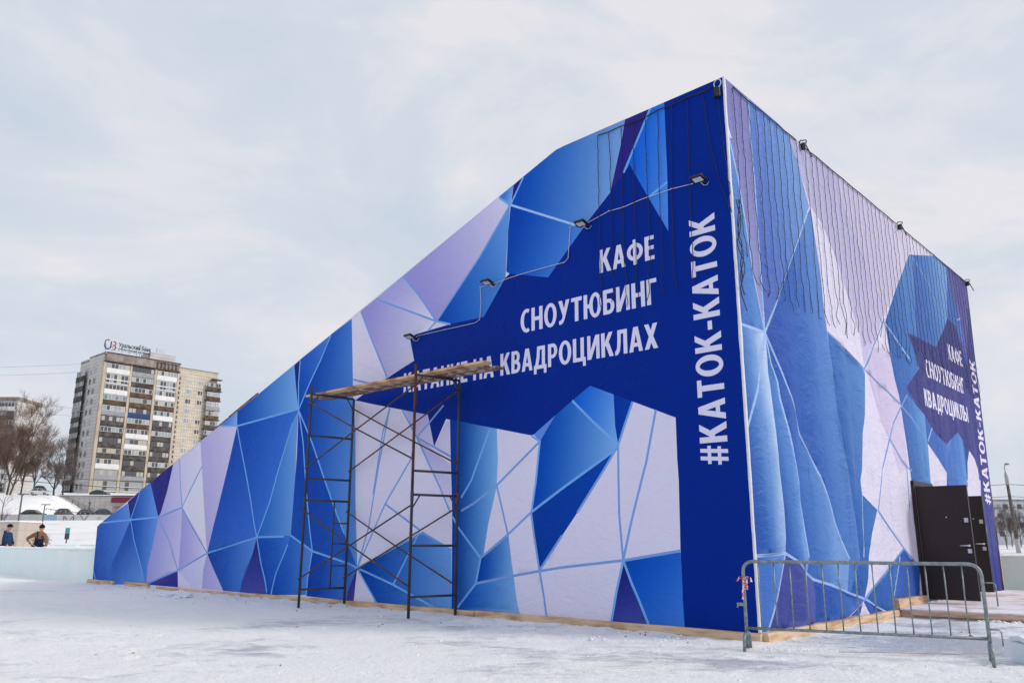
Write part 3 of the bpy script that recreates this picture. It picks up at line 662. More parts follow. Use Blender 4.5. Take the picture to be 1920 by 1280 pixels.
GAIN = 1.22
def banner(name, outline, art, lines, words, white, disp, place, material, parent, step, line_w, gain, deep, grey=0.0):
    """one sheet cut along every edge of the print (constrained triangulation), coloured facet by facet, then creased"""
    polys, paint = [list(outline)], [None]
    for q, c0, c1, a, b in art:
        polys.append(list(q)); paint.append((ink(c0, gain, deep, grey), ink(c1, gain, deep, grey), Vector(a), Vector(b)))
    for pts, c in lines:
        cc = ink(c, gain, deep, grey)
        for i in range(len(pts) - 1):
            p0, p1 = Vector(pts[i]), Vector(pts[i + 1])
            d = p1 - p0
            if d.length < 1e-3: continue
            d.normalize()
            nrm = Vector((-d.y, d.x)) * line_w * 0.5
            p0, p1 = p0 - d * line_w * 0.2, p1 + d * line_w * 0.2
            polys.append([p0 - nrm, p1 - nrm, p1 + nrm, p0 + nrm]); paint.append((cc, cc, Vector((0, 0)), Vector((1, 0))))
    for q in words:
        polys.append(list(q)); paint.append((white, white, Vector((0, 0)), Vector((1, 0))))
    verts, faces = [], []
    for q in polys:
        area = sum(q[i][0] * q[(i + 1) % len(q)][1] - q[(i + 1) % len(q)][0] * q[i][1] for i in range(len(q)))
        if area < 0: q = q[::-1]
        faces.append(list(range(len(verts), len(verts) + len(q))))
        verts += [Vector((p[0], p[1])) for p in q]
    x1 = max(p[0] for p in outline); y1 = max(p[1] for p in outline)
    ny, nx = int(y1 / step) + 1, int(x1 / step) + 1
    for j in range(ny):
        for i in range(nx):
            verts.append(Vector(((i + 0.5 + 0.5 * (j % 2)) * step, (j + 0.5) * step)))
    v2, _, f2, _, _, of = delaunay_2d_cdt(verts, [], faces, 1, 1e-4)
    keep, top = [], []
    for k, src in zip(f2, of):
        if 0 in src and len(src) > 1:
            keep.append(tuple(k)); top.append(max(src))
    co = [place(p.x, disp(p.x, p.y), p.y) for p in v2]
    me = bpy.data.meshes.new(name)
    me.from_pydata(co, [], keep)
    at = me.color_attributes.new("print", 'FLOAT_COLOR', 'CORNER')
    uv = me.uv_layers.new(name="wall")
    cols, uvs = [], []
    for poly, t in zip(keep, top):
        c0, c1, a, b = paint[t]
        d = b - a
        dd = max(d.length_squared, 1e-6)
        for vi in poly:
            p = v2[vi]
            s = min(max((p - a).dot(d) / dd, 0.0), 1.0)
            ex = (2.3, 1.6, 1.26) if c0[0] < 0.12 else (1.4, 1.4, 1.4)      # blue inks run through cyan before they pale
            cols += [c0[i] + (c1[i] - c0[i]) * s ** ex[i] for i in range(3)] + [1.0]
            uvs += [p.x, p.y]
    at.data.foreach_set("color", cols)
    uv.data.foreach_set("uv", uvs)
    me.polygons.foreach_set("use_smooth", [True] * len(keep))
    me.materials.append(material)
    bm = bmesh.new(); bm.from_mesh(me)
    bmesh.ops.delete(bm, geom=[v for v in bm.verts if not v.link_faces], context='VERTS')
    bm.to_mesh(me); bm.free()
    o = bpy.data.objects.new(name, me)
    COL.objects.link(o)
    o.parent = parent
    return o

def front_disp(u, z):
    e = smooth(0.0, 0.5, u) * smooth(0.1, 0.5, z)
    return (0.012 * noise.noise(Vector((u * 0.8, z * 0.35, 1.7))) + 0.010 * noise.noise(Vector((u * 2.6, z * 0.8, 5.1)))
            + 0.020 * noise.noise(Vector((u * 3.0, z * 3.0, 8.0))) * (1 - smooth(0.4, 1.8, z))) * (0.35 + 0.65 * e)

def side_disp(w, z):
    e = smooth(0.0, 0.55, w)
    low = 1 - smooth(3.0, 7.2, z)
    q = noise.noise(Vector((w * 0.7, z * 0.35, 2.0)))
    fold = math.sin(w * 5.2 + 1.4 * q + z * 0.16) * (0.5 + 0.5 * noise.noise(Vector((w * 0.9, z * 0.25, 9.0))))
    d = 0.06 * fold * (0.18 + 0.82 * low)
    d += 0.035 * noise.noise(Vector((w * 2.2, z * 0.7, 4.0))) * (0.25 + 0.75 * low)
    d += 0.022 * noise.noise(Vector((w * 3.5, z * 3.2, 11.0))) * (0.4 + 0.6 * low)
    band = math.exp(-((z - 4.2) / 0.9) ** 2)                                   # gathered cross creases where the sheets meet
    d += 0.022 * band * noise.noise(Vector((w * 4.0, z * 6.0, 6.0)))
    bulge = 0.07 * smooth(0.05, 0.5, w) * (1 - smooth(0.6, 1.6, w)) * smooth(0.1, 1.2, z) * (1 - smooth(2.4, 4.0, z))
    d *= 1 - 0.75 * smooth(3.5, 8.0, w)
    return 0.004 + d * e + bulge

PROFILE = [(0.0, 8.43), (3.389, 8.335), (22.187, 1.725)]
F_OUT = [(0.0, 0.11), (12.0, 0.08), (17.4, 0.0), (22.05, -0.02), (22.187, 1.72), (3.389, 8.33), (0.0, 8.425)]
S_OUT = [(0.0, 0.11), (13.40, 0.10), (13.98, 8.38), (0.0, 8.425)]
slide = thing("slide_building", CORNER, "big wedge-shaped snow slide building wrapped in blue and white printed banners", "building")
M['tarp_front'] = tarp_mat("printed banner front", None, 0.38, 0.16, 0.5)
M['tarp_side'] = tarp_mat("printed banner side", None, 0.42, 0.9, 0.42, 0.14, 0.5, 0.53, 0.5)
tf = banner("front_banner", F_OUT, FRONT_ART, FRONT_LINES,
            word("КАФЕ", 2.483, 1.387, 5.725, 6.135) + word("СНОУТЮБИНГ", 4.28, 1.372, 4.975, 5.402) + word("КАТАНИЕ НА КВАДРОЦИКЛАХ", 7.515, 1.39, 4.255, 4.665)
            + word_up("#КАТОК-КАТОК", 2.38, 6.215, 0.30, 0.292, 0.445), lin((208, 206, 232), 1.15), front_disp, lambda u, d, z: FR(u, d + 0.004, z), M['tarp_front'], slide, 0.12, 0.042, GAIN, 1.06)
tag(tf, "long sloping printed banner with white lettering")
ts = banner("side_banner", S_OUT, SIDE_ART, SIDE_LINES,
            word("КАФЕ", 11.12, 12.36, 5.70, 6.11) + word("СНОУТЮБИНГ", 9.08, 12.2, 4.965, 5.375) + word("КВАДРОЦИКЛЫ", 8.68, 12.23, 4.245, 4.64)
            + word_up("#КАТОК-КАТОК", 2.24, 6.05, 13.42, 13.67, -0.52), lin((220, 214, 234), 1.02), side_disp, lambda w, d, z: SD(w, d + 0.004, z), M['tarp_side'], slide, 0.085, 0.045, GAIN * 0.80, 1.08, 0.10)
tag(ts, "crumpled printed banner on the end wall")

# carcass behind the banners: roof deck along the slope, far side and end boarding
b = MB()
prof = PROFILE + [(22.187, 0.0), (0.0, 0.0)]
b.prism([(p[0], p[1] - 0.03) for p in PROFILE] + [(22.187, 1.60), (3.42, 8.20), (0.0, 8.30)], EU, UP, EW, 13.75, EW * 0.02)
b.build("roof_deck", M['timber_dark'], slide)
b = MB()
b.prism([(0.02, 0.02), (22.1, 0.02), (22.1, 1.6), (3.4, 8.2), (0.02, 8.3)], EU, UP, EW, 0.06, EW * 13.7)
b.prism([(0.02, 0.02), (13.7, 0.02), (13.7, 1.6), (0.02, 1.6)], EW, UP, EU, 0.06, EU * 22.05)
b.build("rear_boarding", M['timber_dark'], slide)
# thin board edge that shows above the banner on part of the slope
b = MB()
for u0, u1, hgt in ((13.25, 14.6, 0.075), (14.65, 15.3, 0.06), (0.02, 3.3, 0.010), (3.45, 13.2, 0.012), (15.3, 22.1, 0.022)):
    def top(u): return 8.43 - 0.095 * u / 3.389 if u < 3.389 else 8.335 - (u - 3.389) * 0.35163
    b.prism([(u0, top(u0) - 0.02), (u1, top(u1) - 0.02), (u1, top(u1) + hgt), (u0, top(u0) + hgt)], EU, UP, EW, 0.04, EW * 0.012)
b.build("edge_board", M['timber_dark'], slide)
b = MB()
b.prism([(0.05, 8.38), (13.95, 8.34), (13.95, 8.395), (0.05, 8.438)], EW, UP, EU, 0.05, EU * 0.03)
b.build("edge_board", M['timber_dark'], slide)
# white hem folded round the corner
b = MB()
n = 110
vs, fs = [], []
for i in range(n + 1):
    z = 0.12 + (8.43 - 0.12) * i / n
    wob = 0.014 * noise.noise(Vector((0.3, z * 2.4, 3.3))) + 0.010 * noise.noise(Vector((0.3, z * 7.0, 8.3)))
    vs += [FR(0.012 + abs(wob) * 0.6, front_disp(0.02, z) + 0.008, z), FR(0.006, front_disp(0.0, z) + 0.020, z), SD(0.004, 0.022 + wob * 0.3, z), SD(0.036 + wob, side_disp(0.036, z) + 0.014, z), SD(0.040 + wob, side_disp(0.04, z) - 0.01, z)]
    if i:
        for k in range(4): fs.append((5 * i - 5 + k, 5 * i - 4 + k, 5 * i + 1 + k, 5 * i + k))
b.add(vs, fs, True)
b.build("corner_hem", M['white_strip'], slide)

# round-edged base beams under the banners
def beam(name, a, c, place, h, d, out):
    b = MB()
    k = max(2, int(abs(c - a) / 0.35))
    rows = []
    for i in range(k + 1):
        t = a + (c - a) * i / k
        o = 0.010 * noise.noise(Vector((t * 1.1, 2.0, out)))
        hh = h + 0.012 * noise.noise(Vector((t * 1.7, 9.0, out)))
        rows.append([place(t, -0.04, -0.03), place(t, out + d + o, -0.03), place(t, out + d + o, hh * 0.72), place(t, out + d * 0.75 + o, hh), place(t, -0.04, hh)])
    for i in range(k):
        for j in range(4):
            b.add([rows[i][j], rows[i][j + 1], rows[i + 1][j + 1], rows[i + 1][j]], [(0, 1, 2, 3)])
    b.add(rows[0], [(0, 1, 2, 3, 4)]); b.add(rows[-1], [(0, 1, 2, 3, 4)])
    return b.build(name, M['timber'], slide)
for a, c, h in ((-0.05, 5.3, 0.115), (5.32, 9.1, 0.11), (9.12, 12.6, 0.10), (12.62, 17.6, 0.07), (18.1, 19.6, 0.13), (20.4, 22.3, 0.12)):
    beam("base_beam", a, c, FR, h, 0.06, 0.02)
beam("base_beam", 0.0, 5.28, SD, 0.12, 0.07, 0.06)
beam("base_beam", 5.34, 7.0, SD, 0.30, 0.05, 0.06)

# two dark entrance doors standing open on the deck
M['door'] = mat("dark brown door skin", lin((38, 29, 28)), 0.42, 0.35, var=lin((46, 35, 33)), vscale=30, bump=0.15, bscale=120, bdist=0.002)
M['chrome'] = mat("satin chrome", (0.62, 0.62, 0.62), 0.35, 0.5, metal=0.5)
def door(w0, w1, out, z0, z1, label):
    b = MB()
    fr = 0.07
    for lo, hi in (((w0 - fr, z0 - 0.05), (w0, z1 + 0.12)), ((w1, z0 - 0.05), (w1 + fr, z1 + 0.12)), ((w0 - fr, z1 + 0.03), (w1 + fr, z1 + 0.12))):
        vs = [SD(w, o, z) for w in (lo[0], hi[0]) for o in (-0.05, 0.06) for z in (lo[1], hi[1])]
        b.add(vs, [(0, 1, 3, 2), (4, 6, 7, 5), (0, 4, 5, 1), (2, 3, 7, 6), (0, 2, 6, 4), (1, 5, 7, 3)])
    vs = [SD(w, 0.03, z) for w in (w0, w1) for z in (z0 - 0.05, z1 + 0.05)]  # dark sheet fills the open doorway in place of an unlit interior
    b.add(vs, [(0, 2, 3, 1)])
    fo = b.build("door", M['door'], slide)
    tag(fo, label)
    b = MB()
    q = [SD(w, o, z) for w in (w0 + 0.002, w0 + 0.072) for o in (0.065, out) for z in (z0, z1)]
    b.add(q, [(0, 1, 3, 2), (4, 6, 7, 5), (0, 4, 5, 1), (2, 3, 7, 6), (0, 2, 6, 4), (1, 5, 7, 3)])
    lf = b.build("door_leaf", M['door'], fo)
    yo = w0 - 0.004
    def plate(nm, o, z, hw, hh, t=0.012):
        v = [SD(w, oo, zz) for w in (yo - t, yo) for oo in (o - hw, o + hw) for zz in (z - hh, z + hh)]
        b = MB(); b.add(v, [(0, 1, 3, 2), (4, 6, 7, 5), (0, 4, 5, 1), (2, 3, 7, 6), (0, 2, 6, 4), (1, 5, 7, 3)])
        b.build(nm, M['chrome'], fo)
    zc = z0 + 1.02
    plate("lock_plate", out - 0.07, zc - 0.10, 0.035, 0.04)
    plate("lock_plate", out - 0.07, z0 + 1.50, 0.035, 0.042)
    b = MB()
    lever = [SD(yo + 0.004, out - 0.07, zc), SD(yo - 0.055, out - 0.07, zc), SD(yo - 0.057, out - 0.09, zc), SD(yo - 0.057, out - 0.22, zc)]
    b.tube(lever, [0.03, 0.014, 0.013, 0.012], 8)
    b.build("handle", M['chrome'], fo)
    b = MB(); b.tube([SD(yo - 0.006, (out + 0.16) / 2, z0 + 1.56), SD(yo + 0.004, (out + 0.16) / 2, z0 + 1.56)], 0.014, 8)
    b.build("peephole", M['chrome'], fo)
    return fo
door(7.12, 8.28, 1.0, 0.22, 2.39, "nearer dark door standing open")
door(9.95, 11.0, 0.6, 0.25, 2.31, "farther dark door standing open")

# ------------------------------------------------------------------ deck in front of the doors
M['deck'] = mat("snow dusted deck boards", lin((208, 188, 178)), 0.8, 0.2, var=lin((240, 234, 238)), vscale=1.8, vlo=0.36, vhi=0.52, bump=0.3, bscale=25)
deck = thing("entrance_deck", CORNER + SD(5.3, 2.0, 0), "low wooden deck dusted with snow in front of the open doors", "deck")
def at(root, v): return v + CORNER - Vector(root.location)
def dbox(b, w0, w1, o0, o1, z0, z1):
    vs = [at(deck, SD(w, o, z)) for w in (w0, w1) for o in (o0, o1) for z in (z0, z1)]
    b.add(vs, [(0, 1, 3, 2), (4, 6, 7, 5), (0, 4, 5, 1), (2, 3, 7, 6), (0, 2, 6, 4), (1, 5, 7, 3)])
b = MB()
w = 5.3
while w < 13.2:
    dbox(b, w, w + 0.142, 0.12, 6.5, 0.125 + random.uniform(-0.003, 0.003), 0.155 + random.uniform(-0.003, 0.003))
    w += 0.148
b.build("deck_board", M['deck'], deck)
b = MB()
dbox(b, 5.33, 5.38, 0.12, 6.5, -0.02, 0.12)
dbox(b, 5.27, 5.30, 0.3, 6.5, 0.05, 0.13)
b.build("fascia", M['timber'], deck)
# ------------------------------------------------------------------ light garlands hanging on the walls
M['wire'] = mat("black garland wire", (0.010, 0.012, 0.014), 0.5, 0.4)
M['bulb'] = mat("unlit clear bulbs", (0.25, 0.30, 0.32), 0.2, 0.6)
def strand(pts, seed, parent, tail=0.35):
    """a wire with small bulbs following pts (relative to the corner), wavier towards the end"""
    b = MB()
    L = [0.0]
    for p, q in zip(pts, pts[1:]): L.append(L[-1] + (q - p).length)
    n = max(6, int(L[-1] / 0.075))
    out = []
    for i in range(n + 1):
        s = L[-1] * i / n
        k = max(j for j in range(len(L) - 1) if L[j] <= s + 1e-9)
        t = (s - L[k]) / max(L[k + 1] - L[k], 1e-6)
        p = pts[k].lerp(pts[k + 1], min(t, 1))
        g = 0.008 + 0.042 * smooth(1 - tail, 1.0, i / n)
        wv = Vector((noise.noise(Vector((s * 3.1, seed, 1))), noise.noise(Vector((s * 3.1, seed, 5))), 0)) * g * 1.5
        wv += Vector((noise.noise(Vector((s * 11, seed, 2))), noise.noise(Vector((s * 11, seed, 6))), 0)) * 0.012
        if i == 0: wv *= 0
        out.append(p + wv)
    b.tube(out, 0.0055, 4)
    for i in range(1, n, 2):
        p = out[i]
        b.sphere((p.x, p.y, p.z), 0.009, 1, 1, 1.3, 5, 4)
    return b.build("strand", M['wire'], parent)
g = thing("light_garland", CORNER + FR(1.5, 0.03, 8.0), "black curtain garland hanging over the white words on the long blue front", "garland", "light garlands hung on the walls")
def rel(root, v): return v + CORNER - Vector(root.location)
tops = [FR(s[0][0], 0.035, s[0][1]) for s in FRONT_STRANDS]
b = MB(); b.tube([rel(g, p) for p in tops], 0.010, 5)
b.build("carrier_wire", M['wire'], g)
for i, s in enumerate(FRONT_STRANDS):
    strand([rel(g, FR(u, 0.035 + front_disp(u, z), z)) for u, z in s], 3.7 * i, g)
secs = [(0.24, 2.62, "black curtain garland on the end wall right beside the white corner hem"),
        (3.01, 7.95, "black curtain garland along the middle of the end wall between two plug boxes"),
        (8.35, 13.75, "black curtain garland over the lettering at the far end of the end wall")]
k = 0
for w0, w1, lab in secs:
    g = thing("light_garland", CORNER + SD((w0 + w1) / 2, 0.05, 8.3), lab, "garland", "light garlands hung on the walls")
    n = int(round((w1 - w0) / 0.264))
    ws = [w0 + (w1 - w0) * i / n for i in range(n + 1)]
    b = MB(); b.tube([rel(g, SD(w, side_disp(w, 8.3) + 0.03, 8.34 + 0.012 * noise.noise(Vector((w * 2, 0, 0))))) for w in ws], 0.011, 5)
    b.build("carrier_wire", M['wire'], g)
    for w in ws:
        k += 1
        zb = 5.10 + random.uniform(-0.06, 0.09)
        if w < 0.4: zb = 5.6
        wt = w + random.uniform(-0.01, 0.01)
        if w > 13.1: wt = min(w, 13.80)
        pts = []
        for j in range(7):
            t = j / 6
            z = 8.34 + (zb - 8.34) * t
            ww = wt + (0.06 if t > 0.9 else 0.0) - (0.12 * t if w > 13.1 else 0.0)
            pts.append(rel(g, SD(ww, side_disp(ww, z) + 0.03, z)))
        tail = SD(wt + 0.16 * random.uniform(-0.1, 1.0), side_disp(wt, zb) + 0.03, zb - 0.10 * random.random())
        pts.append(rel(g, tail))
        strand(pts, 1.3 * k, g)
# bundle of spare cable at the corner
b = MB()
for q in range(3):
    b.tube([SD(0.07 + 0.045 * math.sin(z * 9 + q * 2) * (0.35 if z > 5.7 else 1) + 0.03 * noise.noise(Vector((z * 8, q * 4.0, 0))), 0.07 + 0.025 * math.cos(z * 8 + q), z) for z in [6.35 - 0.05 * i for i in range(26 + q * 5)]], 0.007, 4)
o = b.build("cable_bundle", M['wire'], None, CORNER)
tag(o, "tangled black cable bundle hanging down the white corner hem", "cable")
# plug boxes on the upper edge
for i, (w, lab) in enumerate([(2.87, "black plug box with a loop of cable on the roof edge, nearest the tall corner"), (8.17, "black plug box with a loop of cable halfway along the roof edge"), (13.85, "black plug box with a loop of cable at the far end of the roof edge")]):
    t = thing("plug_box", CORNER + SD(w, 0.06, 8.30), lab, "plug box", "plug boxes on the roof edge")
    b = MB(); b.box((-0.035, -0.04, -0.065), (0.035, 0.04, 0.065), 0.015); b.build("casing", M['black_plastic'], t)
    b = MB(); b.tube([Vector((0.06 * math.sin(a), 0.03 * math.cos(3 * a), 0.08 + 0.05 * math.cos(a))) for a in [i * math.pi / 7 for i in range(15)]], 0.011, 5)
    b.tube([Vector((0.05 + 0.02 * k, 0.02, 0.05 - 0.05 * k)) for k in range(6)], 0.012, 5)
    b.build("cable_loop", M['wire'], t)
t = thing("transformer", CORNER + FR(0.10, 0.05, 8.17), "small black transformer with a pale cable loop under the top corner of the front", "transformer")
b = MB(); b.box((-0.045, -0.05, -0.085), (0.045, 0.05, 0.085), 0.015); b.build("casing", M['black_plastic'], t)
b = MB(); b.tube([EU * (-0.03 + 0.06 * math.sin(a)) + UP * (0.14 + 0.07 * math.cos(a)) - EW * 0.02 for a in [i * math.pi / 8 for i in range(17)]], 0.008, 5)
b.build("cable_loop", mat("pale cyan cable", (0.5, 0.68, 0.74), 0.5), t)

# ------------------------------------------------------------------ floodlights and their cable
M['lens'] = mat("frosted lamp glass", (0.62, 0.64, 0.66), 0.25, 0.5, var=(0.50, 0.52, 0.55), vscale=9)
flabs = ["black floodlight above the KATOK word nearest the tall corner", "black floodlight above the word for cafe on the dark blue star",
         "black floodlight between the slope and the middle word on the front", "black floodlight lowest on the front, at the left point of the star"]
for i, (u, z) in enumerate([(0.42, 6.74), (2.70, 6.62), (4.95, 6.04), (7.13, 5.345)]):
    t = thing("floodlight", CORNER + FR(u, 0.22, z), flabs[i], "floodlight", "floodlights on the long front")
    nrm = (-UP * 0.94 - EW * 0.26).normalized()          # shines down and back at the wall
    xa = EU.copy(); ya = nrm.cross(xa).normalized()
    def bx(b, hx, hy, z0, z1, bev=0.0):
        tmp = MB(); tmp.box((-hx, -hy, z0), (hx, hy, z1), bev)
        b.add([xa * v[0] + ya * v[1] + nrm * v[2] for v in tmp.v], tmp.f)
    b = MB(); bx(b, 0.105, 0.080, -0.03, 0.012, 0.010)
    for q in range(6): bx(b, 0.10 - 0.001 * q, 0.004, -0.05, -0.034) if False else None
    b.build("housing", M['black_plastic'], t)
    b = MB(); bx(b, 0.074, 0.050, 0.010, 0.016); b.build("lens", M['lens'], t)
    b = MB()
    foot = FR(u, 0.0, z - 0.02) - FR(u, 0.30, z)
    for sg in (-1, 1):
        b.tube([xa * 0.112 * sg, xa * 0.112 * sg + EW * 0.08 - UP * 0.02, xa * 0.05 * sg + EW * 0.14], 0.009, 5)
    b.tube([EW * 0.13, EW * 0.22 - UP * 0.01], 0.016, 6)
    b.build("bracket", M['black_plastic'], t)
    b = MB(); b.tube([EW * 0.08 - UP * 0.03, EW * 0.12 - UP * 0.07 - EU * 0.03, EW * 0.17 - UP * 0.06 - EU * 0.06, EW * 0.20 - EU * 0.08], 0.004, 5)
    b.build("lamp_lead", M['white_strip'], t)
b = MB()
b.tube([FR(u, 0.022 + front_disp(u, z), z) for u, z in CABLE], 0.006, 5)
for u, z in CABLE[2::2]:
    b.sphere(FR(u, 0.03 + front_disp(u, z), z), 0.012, 1, 1, 1, 6, 4)
o = b.build("lamp_cable", mat("pinkish white cable", (0.62, 0.56, 0.60), 0.5), None, CORNER)
tag(o, "thin pale cable stepping up the front between the four floodlights", "cable")

# ------------------------------------------------------------------ scaffold and the planks on it
scaf = thing("scaffold", CORNER + FR(7.5, 0.6, 0), "rusty tube scaffold tower with ladder frames and crossed braces against the blue front", "scaffold")
SL1, SL2, SR1, SR2 = (9.19, 1.09), (9.06, 0.09), (5.90, 1.08), (5.72, 0.14)
def sp(q, z): return FR(q[0], q[1], z) - FR(7.5, 0.6, 0)
def between(p, q, t): return (p[0] + (q[0] - p[0]) * t, p[1] + (q[1] - p[1]) * t)
for q, hgt, m in ((SL1, 4.46, 'rust'), (SL2, 4.28, 'rust'), (SR1, 4.46, 'rust'), (SR2, 4.26, 'rust')):
    b = MB(); b.tube([sp(q, -0.02), sp(q, 1.98), sp(q, 1.985), sp(q, 2.16), sp(q, 2.165)], [0.027, 0.027, 0.031, 0.031, 0.027], 10)
    b.build("post", M[m], scaf)
    for z in (0.55, 1.90, 2.74, 4.05):
        b = MB(); b.tube([sp(q, z), sp(q, z) + EW * -0.055], 0.011, 6); b.build("brace_pin", M[m], scaf)
    b = MB(); b.tube([sp(q, 2.165), sp(q, hgt)], 0.027, 10)
    b.build("post", M['rusty' if q == SR1 else 'rust'], scaf)
def rung(p, q, z0, z1=None, r=0.022, nm="rung"):
    b = MB(); b.tube([sp(p, z0), sp(q, z1 if z1 is not None else z0)], r, 8); b.build(nm, M['rust'], scaf)
for z in (0.36, 2.10, 2.54, 3.42, 4.285): rung(SL1, SL2, z, z)
for z in (0.36, 1.22, 2.10, 2.52, 4.265): rung(SR1, SR2, z, z)
lad = between(SL1, SL2, 0.66)
b = MB(); b.tube([sp(lad, 0.36), sp(lad, 2.10)], 0.016, 8); b.build("ladder_rail", M['rust'], scaf)
for z in (0.80, 1.24, 1.65): rung(lad, SL2, z, z, 0.014)
for p, q in ((SL1, SL2), (SR1, SR2)):
    for z in ((2.08, 4.26) if p == SR1 else (4.27,)):
        for s, e in ((p, q), (q, p)):
            b = MB(); b.tube([sp(between(s, e, 0.02), z - 0.20), sp(between(s, e, 0.16), z)], 0.013, 6); b.build("gusset", M['rust'], scaf)
for a, za, c, zc, m in ((SL1, 4.11, SR1, 2.74, 'brace'), (SL1, 2.74, SR1, 4.04, 'brace'), (SL2, 4.09, SR2, 2.70, 'rusty'), (SL2, 2.73, SR2, 4.06, 'rusty'),
                        (SL1, 1.92, SR1, 0.55, 'brace'), (SL1, 0.56, SR1, 1.90, 'brace'), (SL2, 1.89, SR2, 0.55, 'brace'), (SL2, 0.56, SR2, 1.88, 'brace')):
    pa, pc = sp(a, za) - EW * 0.045, sp(c, zc) - EW * 0.045
    mid = (pa + pc) / 2 - EW * 0.02 - UP * 0.012
    b = MB(); b.tube([pa, pa.lerp(mid, 0.5) - UP * 0.004, mid, mid.lerp(pc, 0.5), pc], 0.015, 7); b.build("brace", M[m], scaf)
M['plank'] = mat("worn plank", lin((214, 176, 132)), 0.8, 0.2, var=lin((150, 104, 78)), vscale=2.6, vlo=0.50, vhi=0.68, bump=0.3, bscale=18, bdist=0.01)
M['plank_dirty'] = mat("paint stained plank", lin((124, 90, 72)), 0.85, 0.2, var=lin((196, 178, 168)), vscale=5, vlo=0.48, vhi=0.62, bump=0.4, bscale=24, bdist=0.01)
for i, (o0, o1, u0, u1, z0, z1, m, lab) in enumerate([
        (0.68, 0.87, 9.74, 4.36, 4.315, 4.300, 'plank', "light wooden plank laid on the scaffold, outer one nearest the viewer"),
        (0.47, 0.665, 9.80, 4.60, 4.315, 4.295, 'plank_dirty', "stained plank laid on the scaffold between two other planks"),
        (0.265, 0.455, 9.72, 4.46, 4.315, 4.290, 'plank_dirty', "stained longer plank laid on the scaffold closest to the banner")]):
    root = CORNER + FR(7, (o0 + o1) / 2, 4.31)
    b = MB()
    n = 12
    rows = []
    for k in range(n + 1):
        u = u0 + (u1 - u0) * k / n
        z = z0 + (z1 - z0) * k / n + 0.012 * noise.noise(Vector((u * 0.7, i * 3.0, 0)))
        j = 0.008 * noise.noise(Vector((u * 2, i * 5.0, 2)))
        rows.append([FR(u, o0 + j, z), FR(u, o1 + j, z), FR(u, o1 + j, z + 0.042), FR(u, o0 + j, z + 0.042)])
    for k in range(n):
        for j in range(4):
            a = rows[k][j], rows[k][(j + 1) % 4], rows[k + 1][(j + 1) % 4], rows[k + 1][j]
            b.add([v + CORNER - root for v in a], [(0, 1, 2, 3)])
    for rw in (rows[0], rows[-1]): b.add([v + CORNER - root for v in rw], [(0, 1, 2, 3)])
    o = b.build("plank", M[m], None, root)
    tag(o, lab, "plank", "planks laid across the scaffold")

# ------------------------------------------------------------------ crowd barrier with a scrap of tape
BL, BR = Vector((2.93, 10.75, 0)), Vector((5.31, 9.61, 0))
bar = thing("crowd_barrier", (BL + BR) / 2, "galvanised steel crowd barrier on the snow in front of the building corner", "barrier", None, math.atan2(BR.y - BL.y, BR.x - BL.x))
HW = (BR - BL).length / 2
b = MB()
pts = [Vector((-HW, 0, 0.02)), Vector((-HW, 0, 0.5)), Vector((-HW, 0, 0.94))]
for a in (22, 45, 68, 90): pts.append(Vector((-HW + 0.12 - 0.12 * math.cos(math.radians(a)), 0, 0.94 + 0.12 * math.sin(math.radians(a)))))
pts += [Vector((x, 0, 1.06)) for x in (-0.6, 0, 0.6)]
for a in (90, 68, 45, 22, 0): pts.append(Vector((HW - 0.12 + 0.12 * math.cos(math.radians(a)), 0, 0.94 + 0.12 * math.sin(math.radians(a)))))
pts += [Vector((HW, 0, 0.5)), Vector((HW, 0, 0.02))]
b.tube(pts, 0.021, 12)
b.build("frame", M['galv'], bar)
b = MB(); b.tube([Vector((-HW, 0, 0.26)), Vector((HW, 0, 0.26))], 0.018, 10); b.build("bottom_rail", M['galv'], bar)
for i in range(13):
    x = -HW + (i + 1) * 2 * HW / 14
    b = MB(); b.tube([Vector((x, 0, 0.26)), Vector((x + 0.004 * (i % 3 - 1), 0, 0.7)), Vector((x, 0, 1.06))], 0.0085, 8); b.build("bar", M['galv'], bar)
for sx in (-1, 1):
    b = MB()
    pr = [Vector((sx * HW, -0.21, -0.01)), Vector((sx * HW, -0.20, 0.10))]
    for a in (20, 50, 90, 130, 160): pr.append(Vector((sx * HW, -0.13 * math.cos(math.radians(a)) - (0.07 if a < 90 else -0.07 if a > 90 else 0), 0.12 + 0.09 * math.sin(math.radians(a)))))
    pr += [Vector((sx * HW, 0.20, 0.10)), Vector((sx * HW, 0.21, -0.01))]
    b.tube(pr, 0.019, 9); b.build("foot", M['galv'], bar)
b = MB(); b.box((-HW - 0.10, -0.012, 0.52), (-HW - 0.015, 0.012, 0.56), 0.004); b.box((-HW - 0.10, -0.012, 0.52), (-HW - 0.085, 0.012, 0.50)); b.build("hook", M['galv'], bar)
for z in (0.86, 0.36):
    b = MB(); b.tube([Vector((HW + 0.01, 0, z)), Vector((HW + 0.10, 0, z)), Vector((HW + 0.125, 0, z - 0.02)), Vector((HW + 0.125, 0, z - 0.17 if z < 0.5 else z - 0.25))], 0.008, 7); b.build("hook", M['galv'], bar)
